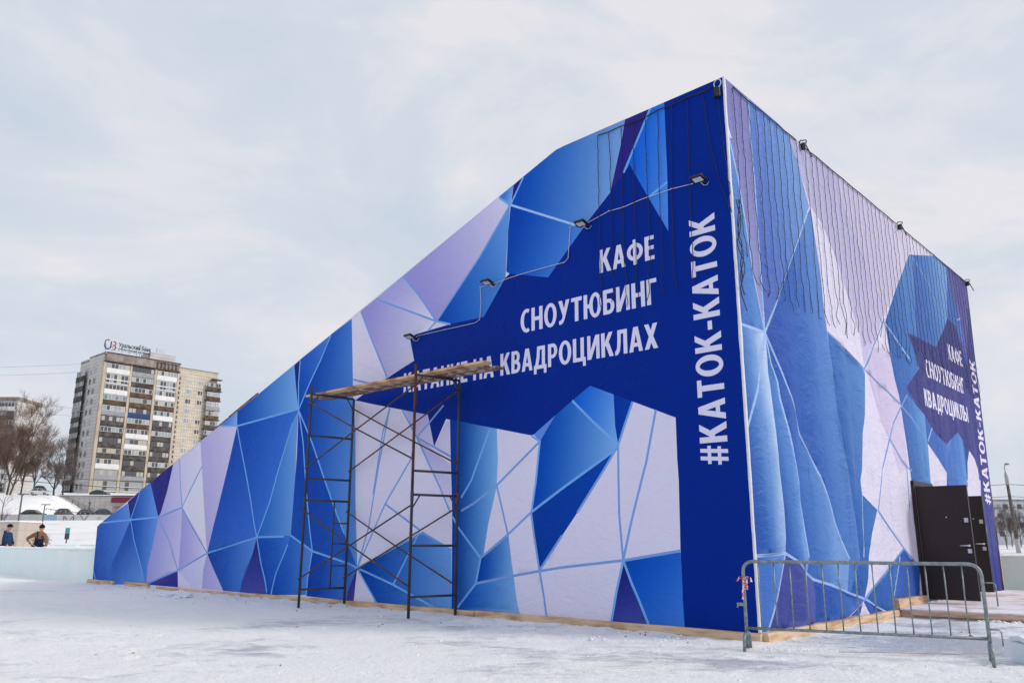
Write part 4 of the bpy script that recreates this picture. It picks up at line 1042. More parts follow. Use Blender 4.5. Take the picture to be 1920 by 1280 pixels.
# red and white tape
M['tape'], n_, l_, p_ = new_mat("red and white tape")
tc = n_.new("ShaderNodeTexCoord"); wv = n_.new("ShaderNodeTexWave"); wv.wave_type = 'BANDS'; wv.bands_direction = 'Z'
wv.inputs["Scale"].default_value = 3.2; wv.inputs["Distortion"].default_value = 9.0; wv.inputs["Detail Scale"].default_value = 12.0
l_.new(tc.outputs["Object"], wv.inputs["Vector"])
rp = n_.new("ShaderNodeValToRGB"); rp.color_ramp.interpolation = 'CONSTANT'
rp.color_ramp.elements[0].color = (0.62, 0.015, 0.03, 1); rp.color_ramp.elements[1].color = (0.82, 0.8, 0.8, 1); rp.color_ramp.elements[1].position = 0.5
l_.new(wv.outputs["Fac"], rp.inputs["Fac"]); l_.new(rp.outputs["Color"], p_.inputs["Base Color"])
def ribbon(b, pts, w, seed):
    vs, fs = [], []
    for i, p in enumerate(pts):
        a = 0.9 * noise.noise(Vector((i * 0.5, seed, 0))) * 2
        d = Vector((math.cos(a) * w, math.sin(a) * w, 0.25 * w * math.sin(seed + i)))
        vs += [Vector(p) - d, Vector(p) + d, Vector(p) + d + Vector((0, 0.003, 0)), Vector(p) - d + Vector((0, 0.003, 0))]
        if i:
            o = 4 * (i - 1)
            fs += [(o, o + 1, o + 5, o + 4), (o + 3, o + 7, o + 6, o + 2), (o, o + 4, o + 7, o + 3), (o + 1, o + 2, o + 6, o + 5)]
    b.add(vs, fs, True)
b = MB()
for j in range(5):
    a0 = j * 1.3
    ribbon(b, [(0.045 * math.cos(a0 + t), -0.01 + 0.045 * math.sin(a0 + t), 0.015 * math.sin(2 * t + j)) for t in [k * 0.5 for k in range(9)]], 0.012, j)
ribbon(b, [(0.0, -0.03, 0.0), (-0.05, -0.04, 0.02), (-0.09, -0.03, -0.04)], 0.014, 2.0)
ribbon(b, [(0.0, -0.03, 0.0), (0.07, -0.04, 0.01), (0.09, -0.03, -0.05)], 0.014, 4.0)
ribbon(b, [(-0.01 - 0.004 * k, -0.04, -0.02 - 0.04 * k) for k in range(7)], 0.014, 6.0)
ribbon(b, [(0.03, -0.03, -0.02 - 0.03 * k) for k in range(5)], 0.012, 8.0)
o = b.build("tape_scrap", M['tape'], None, BL + Vector((0, 0, 0.86)))
tag(o, "red and white tape knotted round the left upright of the barrier", "tape")
b = MB()
ribbon(b, [(-0.12 + 0.05 * k, -0.012, 0.06 - 0.02 * k + 0.01 * math.sin(k)) for k in range(5)], 0.012, 1.0)
ribbon(b, [(0.05 + 0.02 * k, -0.02, -0.01 - 0.01 * (k % 2)) for k in range(4)], 0.022, 3.0)
o = b.build("tape_scrap", M['tape'], None, BL.lerp(BR, 0.93) + Vector((0, -0.02, 0.27)))
tag(o, "torn bit of red tape on the bottom rail of the barrier near its right end", "tape")

# ------------------------------------------------------------------ ice walls
def ice_run(name, a, d, length, thick, height, label, blocks=1.0, seed=0.0):
    root = thing(name, a, label, "ice wall", None, math.atan2(d.y, d.x))
    n = int(length / 0.22) + 1
    def face(b, z0, z1, off, jit, cap):
        rows = []
        for i in range(n + 1):
            x = length * i / n
            j = noise.noise(Vector((x * 0.9, seed, z0))) * jit
            blk = 0.012 * ((int(x / blocks) * 7919) % 5 - 2)
            top = z1 + noise.noise(Vector((x * 1.7, seed + 4, 0))) * jit
            rows.append([(x, -off + j + blk, z0), (x, -off + j * 0.6 + blk, z1 * 0.55 + z0 * 0.45), (x, -off + j + blk + (0.035 if cap else 0.01), top - (0.02 if cap else 0.02)), (x, thick / 2, top), (x, thick + off - j, top - 0.03), (x, thick + off - j, z0)])
        for i in range(n):
            for k in range(5):
                b.add([rows[i][k], rows[i + 1][k], rows[i + 1][k + 1], rows[i][k + 1]], [(0, 1, 2, 3)], cap)
        b.add(rows[0], [(0, 1, 2, 3, 4, 5)]); b.add(rows[-1], [(0, 1, 2, 3, 4, 5)])
    b = MB(); face(b, -0.05, height, 0.0, 0.03, False); b.build("ice_blocks", M['ice'], root)
    b = MB(); face(b, height - 0.03, height + 0.05, 0.004, 0.035, True); b.build("snow_cap", M['snow_cap'], root)
    return root
left_base = Vector((-13.0, 26.6, 0)) + Vector((0, 0, 0))
ice_run("ice_wall", CORNER + FR(21.5, -0.66, -0.02), EU, 26.0, 0.5, 1.02, "long pale blue ice wall with snow on top at the low end of the slide", 1.6, 1.0)
ice_run("ice_wall", Vector((13.5, 23.35, 0)) , -EU, 9.0, 0.5, 0.93, "pale ice wall behind the dark doors at the right", 1.6, 7.0)
ice_run("ice_block", Vector((5.62, 9.42, -0.03)), Vector((0.9, -0.12, 0)), 1.6, 0.45, 0.27, "low pale ice block half in the snow beside the right foot of the barrier", 1.6, 12.0)
ice_run("ice_block", Vector((-24.4, 45.0, 0.45)), Vector((1.0, 0.15, 0)), 5.0, 0.6, 0.62, "far pale ice blocks on the snow beyond the long ice wall", 1.2, 20.0)

# ------------------------------------------------------------------ snow ground as one sheet
def spaced(lo, hi, fine, step, grow, cap_lo, cap_hi, cap=1.6):
    """close spacing where one can see the crumbs, opening out to cap, then running off to the horizon"""
    v, x = [], fine[0]
    while x <= fine[1]: v.append(x); x += step
    s, x = step, v[-1]
    while x < hi:
        s = s * grow if x > cap_hi else min(s * grow, cap)
        x += s; v.append(x)
    s, x = step, v[0]
    pre = []
    while x > lo:
        s = s * grow if x < cap_lo else min(s * grow, cap)
        x -= s; pre.append(x)
    return pre[::-1] + v
xs = spaced(-1500, 1500, (-12, 9), 0.07, 1.06, -135, 60)
ys = spaced(-400, 1900, (3.0, 22), 0.065, 1.06, -5, 225)
rp_ = random.Random(23)
PRINTS = {}
def add_print(x, y, a, L=0.15, d=0.022):
    p = (x, y, math.cos(a), math.sin(a), L, d)
    for i in range(int((x - 0.3) * 2), int((x + 0.3) * 2) + 2):
        for j in range(int((y - 0.3) * 2), int((y + 0.3) * 2) + 2): PRINTS.setdefault((i, j), []).append(p)
def walk(x, y, a, n):
    for k in range(n):
        sd = 0.11 if k % 2 else -0.11
        add_print(x - math.sin(a) * sd, y + math.cos(a) * sd, a + rp_.uniform(-0.25, 0.25), 0.15, rp_.uniform(0.02, 0.04))
        a += rp_.uniform(-0.12, 0.12); x += 0.66 * math.cos(a); y += 0.66 * math.sin(a)
for k in range(34):
    walk(rp_.uniform(-9, 6), rp_.uniform(6.5, 15), rp_.choice((2.35, -0.75, 0.2, 2.9)) + rp_.uniform(-0.4, 0.4), rp_.randint(8, 22))
for k in range(150):
    p_ = CORNER + FR(rp_.uniform(3.5, 12), 0.3 + abs(rp_.gauss(0, 1.0)), 0); add_print(p_.x, p_.y, rp_.uniform(0, 3.1), 0.14, rp_.uniform(0.015, 0.035))
for k in range(140): add_print(rp_.uniform(3.5, 8.5), rp_.uniform(8.2, 13.5), rp_.uniform(0, 3.1), 0.14, rp_.uniform(0.01, 0.03))
RUTS = [((-12.0, 17.5), (1.5, 8.2)), ((-12.9, 16.3), (0.6, 7.1))]
def dents(x, y):
    z = 0.0
    for px, py, c, s, L, d in PRINTS.get((int(x * 2) if x >= 0 else int(x * 2) - (x * 2 != int(x * 2)), int(y * 2)), ()):
        dx, dy = x - px, y - py
        q = ((dx * c + dy * s) / L) ** 2 + ((-dx * s + dy * c) / (L * 0.42)) ** 2
        if q < 2.4: z = min(z, -d * (1 - q)) if q < 1 else max(z, d * 0.45 * (1 - abs(q - 1.6) / 0.8)) if z >= 0 else z
    for (ax, ay), (bx_, by_) in RUTS:
        L = math.hypot(bx_ - ax, by_ - ay); t = ((x - ax) * (bx_ - ax) + (y - ay) * (by_ - ay)) / L
        if 0 < t < L:
            o = abs(((x - ax) * (by_ - ay) - (y - ay) * (bx_ - ax)) / L + 0.25 * math.sin(t * 0.35))
            if o < 0.3: z += (-0.020 * (1 - (o / 0.14) ** 2) * (0.7 + 0.3 * math.sin(t * 40)) if o < 0.14 else 0.012 * (1 - abs(o - 0.21) / 0.09)) * smooth(0, 2, t) * smooth(0, 2, L - t)
    return z
def micro(x, y):
    n1 = noise.noise(Vector((x * 0.55, y * 0.55, 0.0)))
    n2 = noise.noise(Vector((x * 2.1, y * 2.1, 5.0)))
    n3 = noise.noise(Vector((x * 6.5, y * 6.5, 9.0)))
    rough = smooth(-0.25, 0.35, noise.noise(Vector((x * 0.3 + 7, y * 0.3, 2.0))))
    n4 = noise.noise(Vector((x * 3.7 + 3, y * 5.5, 4.0)))
    z = 0.020 * n1 + 0.020 * n2 * (0.4 + rough) + 0.016 * max(n3, -0.1) * (0.35 + rough) + 0.014 * max(n4, 0.0) * (0.5 + rough)
    z += dents(x, y)
    rel_ = Vector((x, y, 0)) - CORNER
    q, u = -(rel_.dot(EW)), rel_.dot(EU)
    if -0.2 < u < 22.5 and 0 < q < 1.4:                       # scraped up crumbly snow along the wall
        z += 0.035 * (1 - smooth(0.2, 1.4, q)) * (0.3 + max(0, noise.noise(Vector((x * 3.3, y * 3.3, 1.0)))) * 1.6)
    return z
vs, fs = [], []
nx = len(xs)
for y in ys:
    for x in xs:
        d = math.hypot(x, y)
        inside = (Vector((x, y, 0)) - CORNER)
        z = terrain(x, y) + (micro(x, y) * (1 - smooth(24, 45, d)) if d < 45 else 0)
        if inside.dot(EW) > 0.1 and 0.1 < inside.dot(EU) < 22 and inside.dot(EW) < 13.5: z = min(z, 0) - 0.05
        vs.append((x, y, z))
for j in range(len(ys) - 1):
    for i in range(nx - 1):
        fs.append((j * nx + i, j * nx + i + 1, (j + 1) * nx + i + 1, (j + 1) * nx + i))
me = bpy.data.meshes.new("snow_ground")
me.from_pydata(vs, [], fs)
me.polygons.foreach_set("use_smooth", [True] * len(fs))
m, n_, l_, p_ = new_mat("trampled snow and ice")
p_.inputs["Roughness"].default_value = 0.75
p_.inputs["Specular IOR Level"].default_value = 0.25
tc = n_.new("ShaderNodeTexCoord")
def gnoise(scale, detail, stretch=(1, 1, 1), dist=0.0, rough=0.55):
    mp = n_.new("ShaderNodeMapping"); mp.inputs["Scale"].default_value = stretch
    l_.new(tc.outputs["Object"], mp.inputs["Vector"])
    t = n_.new("ShaderNodeTexNoise"); t.inputs["Scale"].default_value = scale; t.inputs["Detail"].default_value = detail; t.inputs["Distortion"].default_value = dist
    t.inputs["Roughness"].default_value = rough
    l_.new(mp.outputs["Vector"], t.inputs["Vector"])
    return t
def gramp(src, p0, c0, p1, c1):
    r = n_.new("ShaderNodeValToRGB")
    r.color_ramp.elements[0].position = p0; r.color_ramp.elements[0].color = (*c0, 1)
    r.color_ramp.elements[1].position = p1; r.color_ramp.elements[1].color = (*c1, 1)
    l_.new(src, r.inputs["Fac"])
    return r
def gmix(f, a, b, mode='MIX'):
    x = n_.new("ShaderNodeMix"); x.data_type = 'RGBA'; x.blend_type = mode
    if isinstance(f, float): x.inputs["Factor"].default_value = f
    else: l_.new(f, x.inputs["Factor"])
    for s, k in ((a, 6), (b, 7)):
        if isinstance(s, tuple): x.inputs[k].default_value = (*s, 1)
        else: l_.new(s, x.inputs[k])
    return x.outputs[2]
base = gramp(gnoise(1.3, 8).outputs["Fac"], 0.35, (0.88, 0.875, 0.89), 0.62, (0.92, 0.91, 0.905))
ice_big = gnoise(0.22, 4, (1.0, 1.3, 1), 0.6)
ice_fine = gnoise(2.4, 9, (0.8, 1.9, 1), 0.8, 0.65)
ad = n_.new("ShaderNodeMath"); ad.operation = 'MULTIPLY_ADD'; ad.inputs[1].default_value = 0.55
# more bare ice on the trodden way to the entrance
sx_ = n_.new("ShaderNodeSeparateXYZ"); l_.new(tc.outputs["Object"], sx_.inputs["Vector"])
tr = n_.new("ShaderNodeMapRange"); tr.inputs["From Min"].default_value = -6.0; tr.inputs["From Max"].default_value = 4.0; tr.inputs["To Min"].default_value = -0.07; tr.inputs["To Max"].default_value = 0.055
l_.new(sx_.outputs["X"], tr.inputs["Value"])
ad2 = n_.new("ShaderNodeMath"); ad2.operation = 'ADD'
l_.new(ice_big.outputs["Fac"], ad2.inputs[0]); l_.new(tr.outputs["Result"], ad2.inputs[1])
l_.new(ice_fine.outputs["Fac"], ad.inputs[0]); l_.new(ad2.outputs[0], ad.inputs[2])
mask = gramp(ad.outputs[0], 0.80, (0, 0, 0), 0.94, (1, 1, 1))
c1 = gmix(mask.outputs["Color"], base.outputs["Color"], (0.52, 0.54, 0.59))
grit = gramp(gnoise(26, 3).outputs["Fac"], 0.775, (0, 0, 0), 0.80, (1, 1, 1))
c2 = gmix(grit.outputs["Color"], c1, (0.30, 0.27, 0.26))
l_.new(c2, p_.inputs["Base Color"])
bz = gnoise(14, 9, (1, 1, 1), 0.4, 0.65)
bp = n_.new("ShaderNodeBump"); bp.inputs["Strength"].default_value = 0.85; bp.inputs["Distance"].default_value = 0.045
l_.new(bz.outputs["Fac"], bp.inputs["Height"]); l_.new(bp.outputs["Normal"], p_.inputs["Normal"])
mr = n_.new("ShaderNodeMapRange"); mr.inputs["To Min"].default_value = 0.8; mr.inputs["To Max"].default_value = 0.38
l_.new(mask.outputs["Color"], mr.inputs["Value"]); l_.new(mr.outputs["Result"], p_.inputs["Roughness"])
me.materials.append(m)
o = bpy.data.objects.new("snow_ground", me); COL.objects.link(o)
tag(o, kind="structure")

# crumbs of snow and bits of litter
b = MB()
rr = random.Random(11)
def lump(b, x, y, r, mi=0):
    k = 7
    vs, fs = [], []
    for i, (rz, zz) in enumerate(((1.0, -0.2), (0.85, 0.35), (0.45, 0.7))):
        for j in range(k):
            a = 2 * math.pi * j / k + i * 0.4
            q = r * rz * rr.uniform(0.7, 1.2)
            vs.append((x + q * math.cos(a), y + q * math.sin(a), terrain(x, y) + r * zz * rr.uniform(0.8, 1.1)))
    vs.append((x, y, r * 0.8))
    for i in range(2):
        for j in range(k): fs.append((i * k + j, i * k + (j + 1) % k, (i + 1) * k + (j + 1) % k, (i + 1) * k + j))
    for j in range(k): fs.append((2 * k + j, 2 * k + (j + 1) % k, 3 * k))
    b.add(vs, fs, True, mi)
for i in range(900):
    u = rr.uniform(0, 21); q = 0.1 + abs(rr.gauss(0, 0.55))
    p = CORNER + FR(u, q, 0)
    lump(b, p.x, p.y, rr.uniform(0.006, 0.03) * (1.6 if rr.random() < 0.06 else 1))
for i in range(900):
    y = rr.uniform(5.5, 20); x = rr.uniform(-0.72, 0.7) * y
    rel_ = Vector((x, y, 0)) - CORNER
    if rel_.dot(EW) > -0.05 and rel_.dot(EU) > -0.05: continue
    lump(b, x, y, rr.uniform(0.004, 0.016) * (2 if rr.random() < 0.03 else 1))
for i in range(60):
    a = rr.random() * 6.28; q = abs(rr.gauss(0, 0.12))
    lump(b, 3.42 + q * math.cos(a) * 1.6, 10.75 + q * math.sin(a), rr.uniform(0.008, 0.03))
for i in range(140):
    lump(b, rr.uniform(6.2, 9.8), 14.6 - rr.uniform(-0.9, 0.2), rr.uniform(0.01, 0.05)) if False else lump(b, 5.7 + abs(rr.gauss(0, 0.5)), 9.35 + rr.gauss(0, 0.15), rr.uniform(0.01, 0.045))
for i in range(160):
    p = CORNER + SD(5.22 - abs(rr.gauss(0, 0.05)), rr.uniform(1.4, 5), 0)
    lump(b, p.x, p.y, rr.uniform(0.02, 0.07))
o = b.build("snow_crumbs", M['snow_cap'])
tag(o, "scattered crumbs of snow on the trampled ground", "snow crumbs", kind="stuff")
M['bark'] = mat("dark wood scrap", lin((84, 66, 58)), 0.85, 0.2)
M['chip'] = mat("light wood chip", lin((196, 142, 104)), 0.8, 0.2)
b = MB()
for i in range(62):
    if i < 48: p = CORNER + FR(rr.uniform(0.2, 19), 0.25 + abs(rr.gauss(0, 0.8)), 0)
    else:
        y = rr.uniform(6, 14); p = Vector((rr.uniform(-0.6, 0.35) * y, y, 0))
    a = rr.random() * 3.14; L = rr.uniform(0.005, 0.02); wd = L * rr.uniform(0.2, 0.6); hz = rr.uniform(0.004, 0.012)
    d0, d1 = Vector((math.cos(a), math.sin(a), 0)), Vector((-math.sin(a), math.cos(a), 0))
    z = micro(p.x, p.y)
    tilt = rr.uniform(-0.3, 0.5)
    vsx = [p + d0 * sx * L + d1 * sy * wd + UP * (z + 0.006 + hz * sz + tilt * L * sx) for sx in (-1, 1) for sy in (-1, 1) for sz in (0, 1)]
    b.add(vsx, [(0, 1, 3, 2), (4, 6, 7, 5), (0, 4, 5, 1), (2, 3, 7, 6), (0, 2, 6, 4), (1, 5, 7, 3)], False, 0 if rr.random() < 0.7 else 1)
o = b.build("litter_chips", [M['bark'], M['chip']])
tag(o, "tiny scraps of wood and dirt strewn over the snow", "litter", kind="stuff")
for i in range(9):
    px, py = -8.1 + rr.uniform(-0.6, 0.6), 20.2 + rr.uniform(-0.5, 0.6)
    L, wd, a = rr.uniform(0.10, 0.26), rr.uniform(0.05, 0.12), rr.random() * 3.14
    b = MB()
    d0, d1 = Vector((math.cos(a), math.sin(a), rr.uniform(-0.1, 0.25))), Vector((-math.sin(a), math.cos(a), 0.1))
    top = [d0 * L * math.cos(t) * rr.uniform(0.7, 1.1) + d1 * wd * math.sin(t) * rr.uniform(0.7, 1.1) + UP * 0.05 for t in [k * 1.05 for k in range(6)]]
    b.add(top + [v - UP * 0.04 for v in top], [(0, 1, 2, 3, 4, 5), (11, 10, 9, 8, 7, 6)] + [(k, (k + 1) % 6, 6 + (k + 1) % 6, 6 + k) for k in range(6)])
    o = b.build("ice_shard", M['ice'], None, Vector((px, py, micro(px, py))))
    tag(o, "flat broken ice shard in the heap of shards near the low end of the front", "ice shard", "broken ice shards")
b = MB()
cpts = [Vector((3.9, 10.35, 0.03)), Vector((4.3, 10.25, 0.03)), Vector((4.75, 10.25, 0.03)), Vector((5.1, 10.05, 0.03)), Vector((5.4, 10.15, 0.03)), Vector((5.7, 10.1, 0.03))]
b.tube([p + Vector((0, 0, micro(p.x, p.y))) - cpts[0] for p in cpts], 0.004, 5)
o = b.build("loose_cord", M['chip'], None, cpts[0])
tag(o, "thin brown cord lying on the icy snow behind the barrier", "cord")
root = CORNER + SD(6.6, 2.75, 0.17)
b = MB(); b.prism([(-0.45, 0), (0.45, 0), (0.45, 0.02), (-0.45, 0.035)], -EU, UP, EW, 0.5); b.build("dark_board", M['timber_dark'], None, root)
tag(bpy.data.objects["dark_board"], "dark flat board lying on the snowy deck at the right edge", "board")
# ------------------------------------------------------------------ the tower block on the hill
def wallmat(name, c, c2, lines, lc, sx=0.9, sz=0.9):
    """precast panels: a tile grid of darker joints over a stained colour"""
    m, n, l, b = new_mat(name)
    b.inputs["Roughness"].default_value = 0.9; b.inputs["Specular IOR Level"].default_value = 0.1
    tc = n.new("ShaderNodeTexCoord")
    nz = n.new("ShaderNodeTexNoise"); nz.inputs["Scale"].default_value = 0.45; nz.inputs["Detail"].default_value = 7
    l.new(tc.outputs["Object"], nz.inputs["Vector"])
    rp = n.new("ShaderNodeValToRGB"); rp.color_ramp.elements[0].position = 0.38; rp.color_ramp.elements[1].position = 0.68
    rp.color_ramp.elements[0].color = (*c, 1); rp.color_ramp.elements[1].color = (*c2, 1)
    l.new(nz.outputs["Fac"], rp.inputs["Fac"])
    sep = n.new("ShaderNodeSeparateXYZ"); l.new(tc.outputs["Object"], sep.inputs["Vector"])
    add = n.new("ShaderNodeMath"); add.operation = 'ADD'; l.new(sep.outputs["X"], add.inputs[0]); l.new(sep.outputs["Y"], add.inputs[1])
    def grid(src, size):
        d = n.new("ShaderNodeMath"); d.operation = 'DIVIDE'; d.inputs[1].default_value = size; l.new(src, d.inputs[0])
        f = n.new("ShaderNodeMath"); f.operation = 'FRACT'; l.new(d.outputs[0], f.inputs[0])
        t = n.new("ShaderNodeMath"); t.operation = 'LESS_THAN'; t.inputs[1].default_value = 0.16; l.new(f.outputs[0], t.inputs[0])
        return t
    gx, gz = grid(add.outputs[0], sx), grid(sep.outputs["Z"], sz)
    mx = n.new("ShaderNodeMath"); mx.operation = 'MAXIMUM'; l.new(gx.outputs[0], mx.inputs[0]); l.new(gz.outputs[0], mx.inputs[1])
    sc = n.new("ShaderNodeMath"); sc.operation = 'MULTIPLY'; sc.inputs[1].default_value = lines; l.new(mx.outputs[0] if sx < 50 else gz.outputs[0], sc.inputs[0])
    mi = n.new("ShaderNodeMix"); mi.data_type = 'RGBA'; l.new(sc.outputs[0], mi.inputs["Factor"])
    l.new(rp.outputs["Color"], mi.inputs[6]); mi.inputs[7].default_value = (*lc, 1)
    l.new(mi.outputs[2], b.inputs["Base Color"])
    return m
M['panel_side'] = wallmat("grey board facade", (0.60, 0.58, 0.565), (0.50, 0.48, 0.465), 0.55, (0.24, 0.22, 0.21), 900, 0.95)
M['panel_front'] = wallmat("beige tile facade", (0.62, 0.56, 0.47), (0.50, 0.44, 0.36), 0.5, (0.28, 0.20, 0.14), 0.95, 0.95)
M['pilaster'] = mat("ochre pilaster", (0.52, 0.45, 0.36), 0.9, 0.1, var=(0.42, 0.35, 0.28), vscale=0.5)
M['concrete'] = mat("stained concrete", (0.33, 0.29, 0.26), 0.9, 0.1, var=(0.20, 0.16, 0.14), vscale=0.6)
M['soffit'] = mat("dark roof edge", (0.055, 0.042, 0.038), 0.9, 0.1, var=(0.14, 0.09, 0.07), vscale=0.8)
PAN = {'w': mat("white balcony panel", (0.74, 0.73, 0.72), 0.6, 0.2, var=(0.66, 0.65, 0.65), vscale=0.8),
       'g': mat("grey balcony panel", (0.33, 0.33, 0.36), 0.7, 0.2, var=(0.27, 0.27, 0.29), vscale=0.8),
       'd': mat("dark balcony panel", (0.060, 0.052, 0.050), 0.85, 0.1, var=(0.13, 0.115, 0.11), vscale=0.9),
       'b': mat("brown balcony panel", (0.085, 0.055, 0.042), 0.85, 0.1, var=(0.16, 0.11, 0.08), vscale=0.9),
       'u': mat("blue balcony panel", (0.015, 0.05, 0.16), 0.6, 0.3)}
GLZ = {'w': mat("white window frames", (0.72, 0.71, 0.70), 0.5, 0.3), 'k': mat("dark window frames", (0.10, 0.09, 0.085), 0.6, 0.3), 'c': mat("cream window frames", (0.50, 0.44, 0.34), 0.6, 0.2)}
PANE = [mat("pane with painted sky reflection", (0.30, 0.33, 0.36), 0.15, 0.6), mat("dark pane", (0.07, 0.08, 0.09), 0.12, 0.6), mat("pane with pale curtain", (0.42, 0.40, 0.36), 0.25, 0.5), mat("pane with teal tint", (0.14, 0.22, 0.24), 0.15, 0.6)]  # first pane tint holds a sky reflection in its base colour
TW = Vector((-109.747, 215.0, 11.0))
tower = thing("apartment_tower", TW, "tall beige panel apartment tower with three columns of mixed balconies and a roof sign", "apartment block", None, 0.0)
def tw(w, out, z): return EW * w - EU * out + UP * (z - 11.0)        # balcony face
def tu(u, out, z): return EU * u - EW * out + UP * (z - 11.0)        # left end face
def slab(b, fn, a0, a1, o0, o1, z0, z1, mi=0):
    vs = [fn(a, o, z) for a in (a0, a1) for o in (o0, o1) for z in (z0, z1)]
    b.add(vs, [(0, 1, 3, 2), (4, 6, 7, 5), (0, 4, 5, 1), (2, 3, 7, 6), (0, 2, 6, 4), (1, 5, 7, 3)], False, mi)
b = MB()
slab(b, tw, 0.0, 20.9, -15.6, 0.0, 10.0, 50.0)
b.build("wall", M['panel_side'], tower)
b = MB(); slab(b, tw, 20.9, 33.2, -14.5, -0.5, 10.0, 49.6); b.build("wall", M['panel_front'], tower)
b = MB()
slab(b, tw, -0.05, 20.95, -9.6, 1.05, 49.95, 50.45); slab(b, tu, 9.6, 15.7, -20, 0.05, 49.3, 49.7)
slab(b, tw, 20.9, 33.4, -14.6, -0.35, 49.58, 49.8)
b.build("roof", M['concrete'], tower)
for q in ((0.3, 20.9, 0.02, 1.15, 47.75, 48.15), (0.3, 20.9, 1.0, 1.12, 50.2, 50.5), (31.0, 34.0, -0.4, 1.1, 47.35, 47.6)):
    b = MB(); slab(b, tw, *q); b.build("cornice", M['soffit'], tower)
b = MB(); slab(b, tw, 0.5, 13.9, 0.15, 1.0, 48.15, 50.2); slab(b, tw, 14.2, 20.8, 0.1, 0.5, 48.15, 50.2)
for k in range(6): slab(b, tw, 14.5 + k * 1.06, 14.62 + k * 1.06, 0.5, 1.0, 48.15, 50.2)
b.build("parapet", M['concrete'], tower)
b = MB(); slab(b, tw, 13.2, 20.6, -8.0, -2.0, 50.3, 53.0); b.build("machine_room", M['panel_side'], tower)
for w0, w1 in ((-0.05, 0.75), (6.95, 7.6), (13.85, 14.5), (20.25, 20.95)):
    b = MB(); slab(b, tw, w0, w1, -0.02, 0.85, 11, 47.75); b.build("pilaster", M['pilaster'], tower)

def glazing(fn, a0, a1, o, z0, z1, nb, frame, parent, rnd, panes=None):
    b = MB()
    t = 0.09
    slab(b, fn, a0, a1, o, o + 0.06, z0, z0 + t); slab(b, fn, a0, a1, o, o + 0.06, z1 - t, z1)
    for k in range(nb + 1):
        a = a0 + (a1 - a0 - t) * k / nb
        slab(b, fn, a, a + t, o, o + 0.06, z0 + t, z1 - t)
    f = b.build("window", GLZ[frame], parent)
    b = MB()
    for k in range(nb):
        a = a0 + (a1 - a0) * k / nb; c = a0 + (a1 - a0) * (k + 1) / nb
        slab(b, fn, a + 0.05, c - 0.05, o - 0.06, o + 0.02, z0 + 0.05, z1 - 0.05, rnd.choice(panes or (0, 1, 1, 2)))
    b.build("pane", PANE, f)
    return f
rnd = random.Random(5)
STY = ["ww gk ww".split(), "Ww dw Ww".split(), "ww bw ww".split(), "bt bc bw".split(), "gw uk ww".split(), "dk bw dk".split(),
       "dw ww dw".split(), "dk wc dk".split(), "dc dw dk".split(), "ww dk dw".split(), "gc gk dk".split(), "Wc Wc Wc".split()]
for row in range(12):
    zt = 47.55 - 2.83 * row
    for col, (a0, a1) in enumerate(((0.8, 6.9), (7.65, 13.8), (14.55, 20.2))):
        st = STY[row][col]
        zs = zt - 1.35
        b = MB()
        pm = PAN['w' if st[0] == 'W' else st[0]]
        h = 0.28 if st[0] == 'W' else 1.12
        slab(b, tw, a0, a1, 0.78, 0.88, zs - h, zs)
        slab(b, tw, a0, a1, 0.0, 0.95, zs - 1.34, zs - 1.16)
        o = b.build("balcony", pm, tower)
        fr = 'k' if st[1] == 'k' else 'c' if st[1] == 'c' else 'w'
        pn = (3, 3, 0, 1) if st[1] == 't' else (1, 2, 1) if st[1] == 'k' else (2, 2, 0, 1) if st[1] == 'c' else (0, 1, 1, 2, 0)
        z0 = zs - 1.12 if st[0] == 'W' else zs
        glazing(tw, a0 + 0.1, a1 - 0.1, 0.76, z0, zt, 6 if st[1] != 'c' else 5, fr, o, rnd, pn)
        if st[1] == 'k' or (row, col) == (4, 1):
            pass
# small stair windows and two columns of flat windows on the lower wing
for k in range(24):
    z = 46.9 - k * 1.4
    b = MB(); slab(b, tw, 21.3, 22.0, -0.52, -0.42, z - 0.8, z); b.build("stair_window", PANE[1], tower)
def flat_window(fn, a0, a1, o, z0, z1, frame='w'):
    b = MB(); t = 0.10
    for q in ((a0, a1, z0, z0 + t), (a0, a1, z1 - t, z1)): slab(b, fn, q[0], q[1], o, o + 0.09, q[2], q[3])
    for a in (a0, a0 + (a1 - a0) * 0.55, a1 - t): slab(b, fn, a, a + t, o, o + 0.09, z0 + t, z1 - t)
    f = b.build("window", GLZ[frame], tower)
    b = MB(); slab(b, fn, a0 + 0.04, a1 - 0.04, o - 0.02, o + 0.05, z0 + 0.04, z1 - 0.04, rnd.choice((1, 1, 0, 2))); b.build("pane", PANE, f)
for k in range(10):
    z = 46.6 - 2.83 * k
    flat_window(tw, 23.8, 25.5, -0.52, z - 1.5, z)
    flat_window(tw, 27.3, 28.9, -0.52, z - 1.45, z - 0.05)
for k in range(8):
    z = 46.6 - 2.83 * k
    b = MB(); pm = PAN[('d', 'b', 'g', 'b', 'd', 'd', 'd', 'd')[k]]
    slab(b, tw, 29.7, 33.9, 0.75, 0.85, z - 2.5, z - 1.45); slab(b, tw, 33.8, 33.9, -0.5, 0.75, z - 2.5, z - 1.45); slab(b, tw, 29.6, 34.2, -0.45, 1.0, z - 2.75, z - 2.5)
    o = b.build("balcony", pm, tower)
    glazing(tw, 29.8, 33.8, 0.72, z - 1.45, z - 0.2, 5, 'w' if k in (1, 2, 5) else 'c', o, rnd, (0, 2, 1))
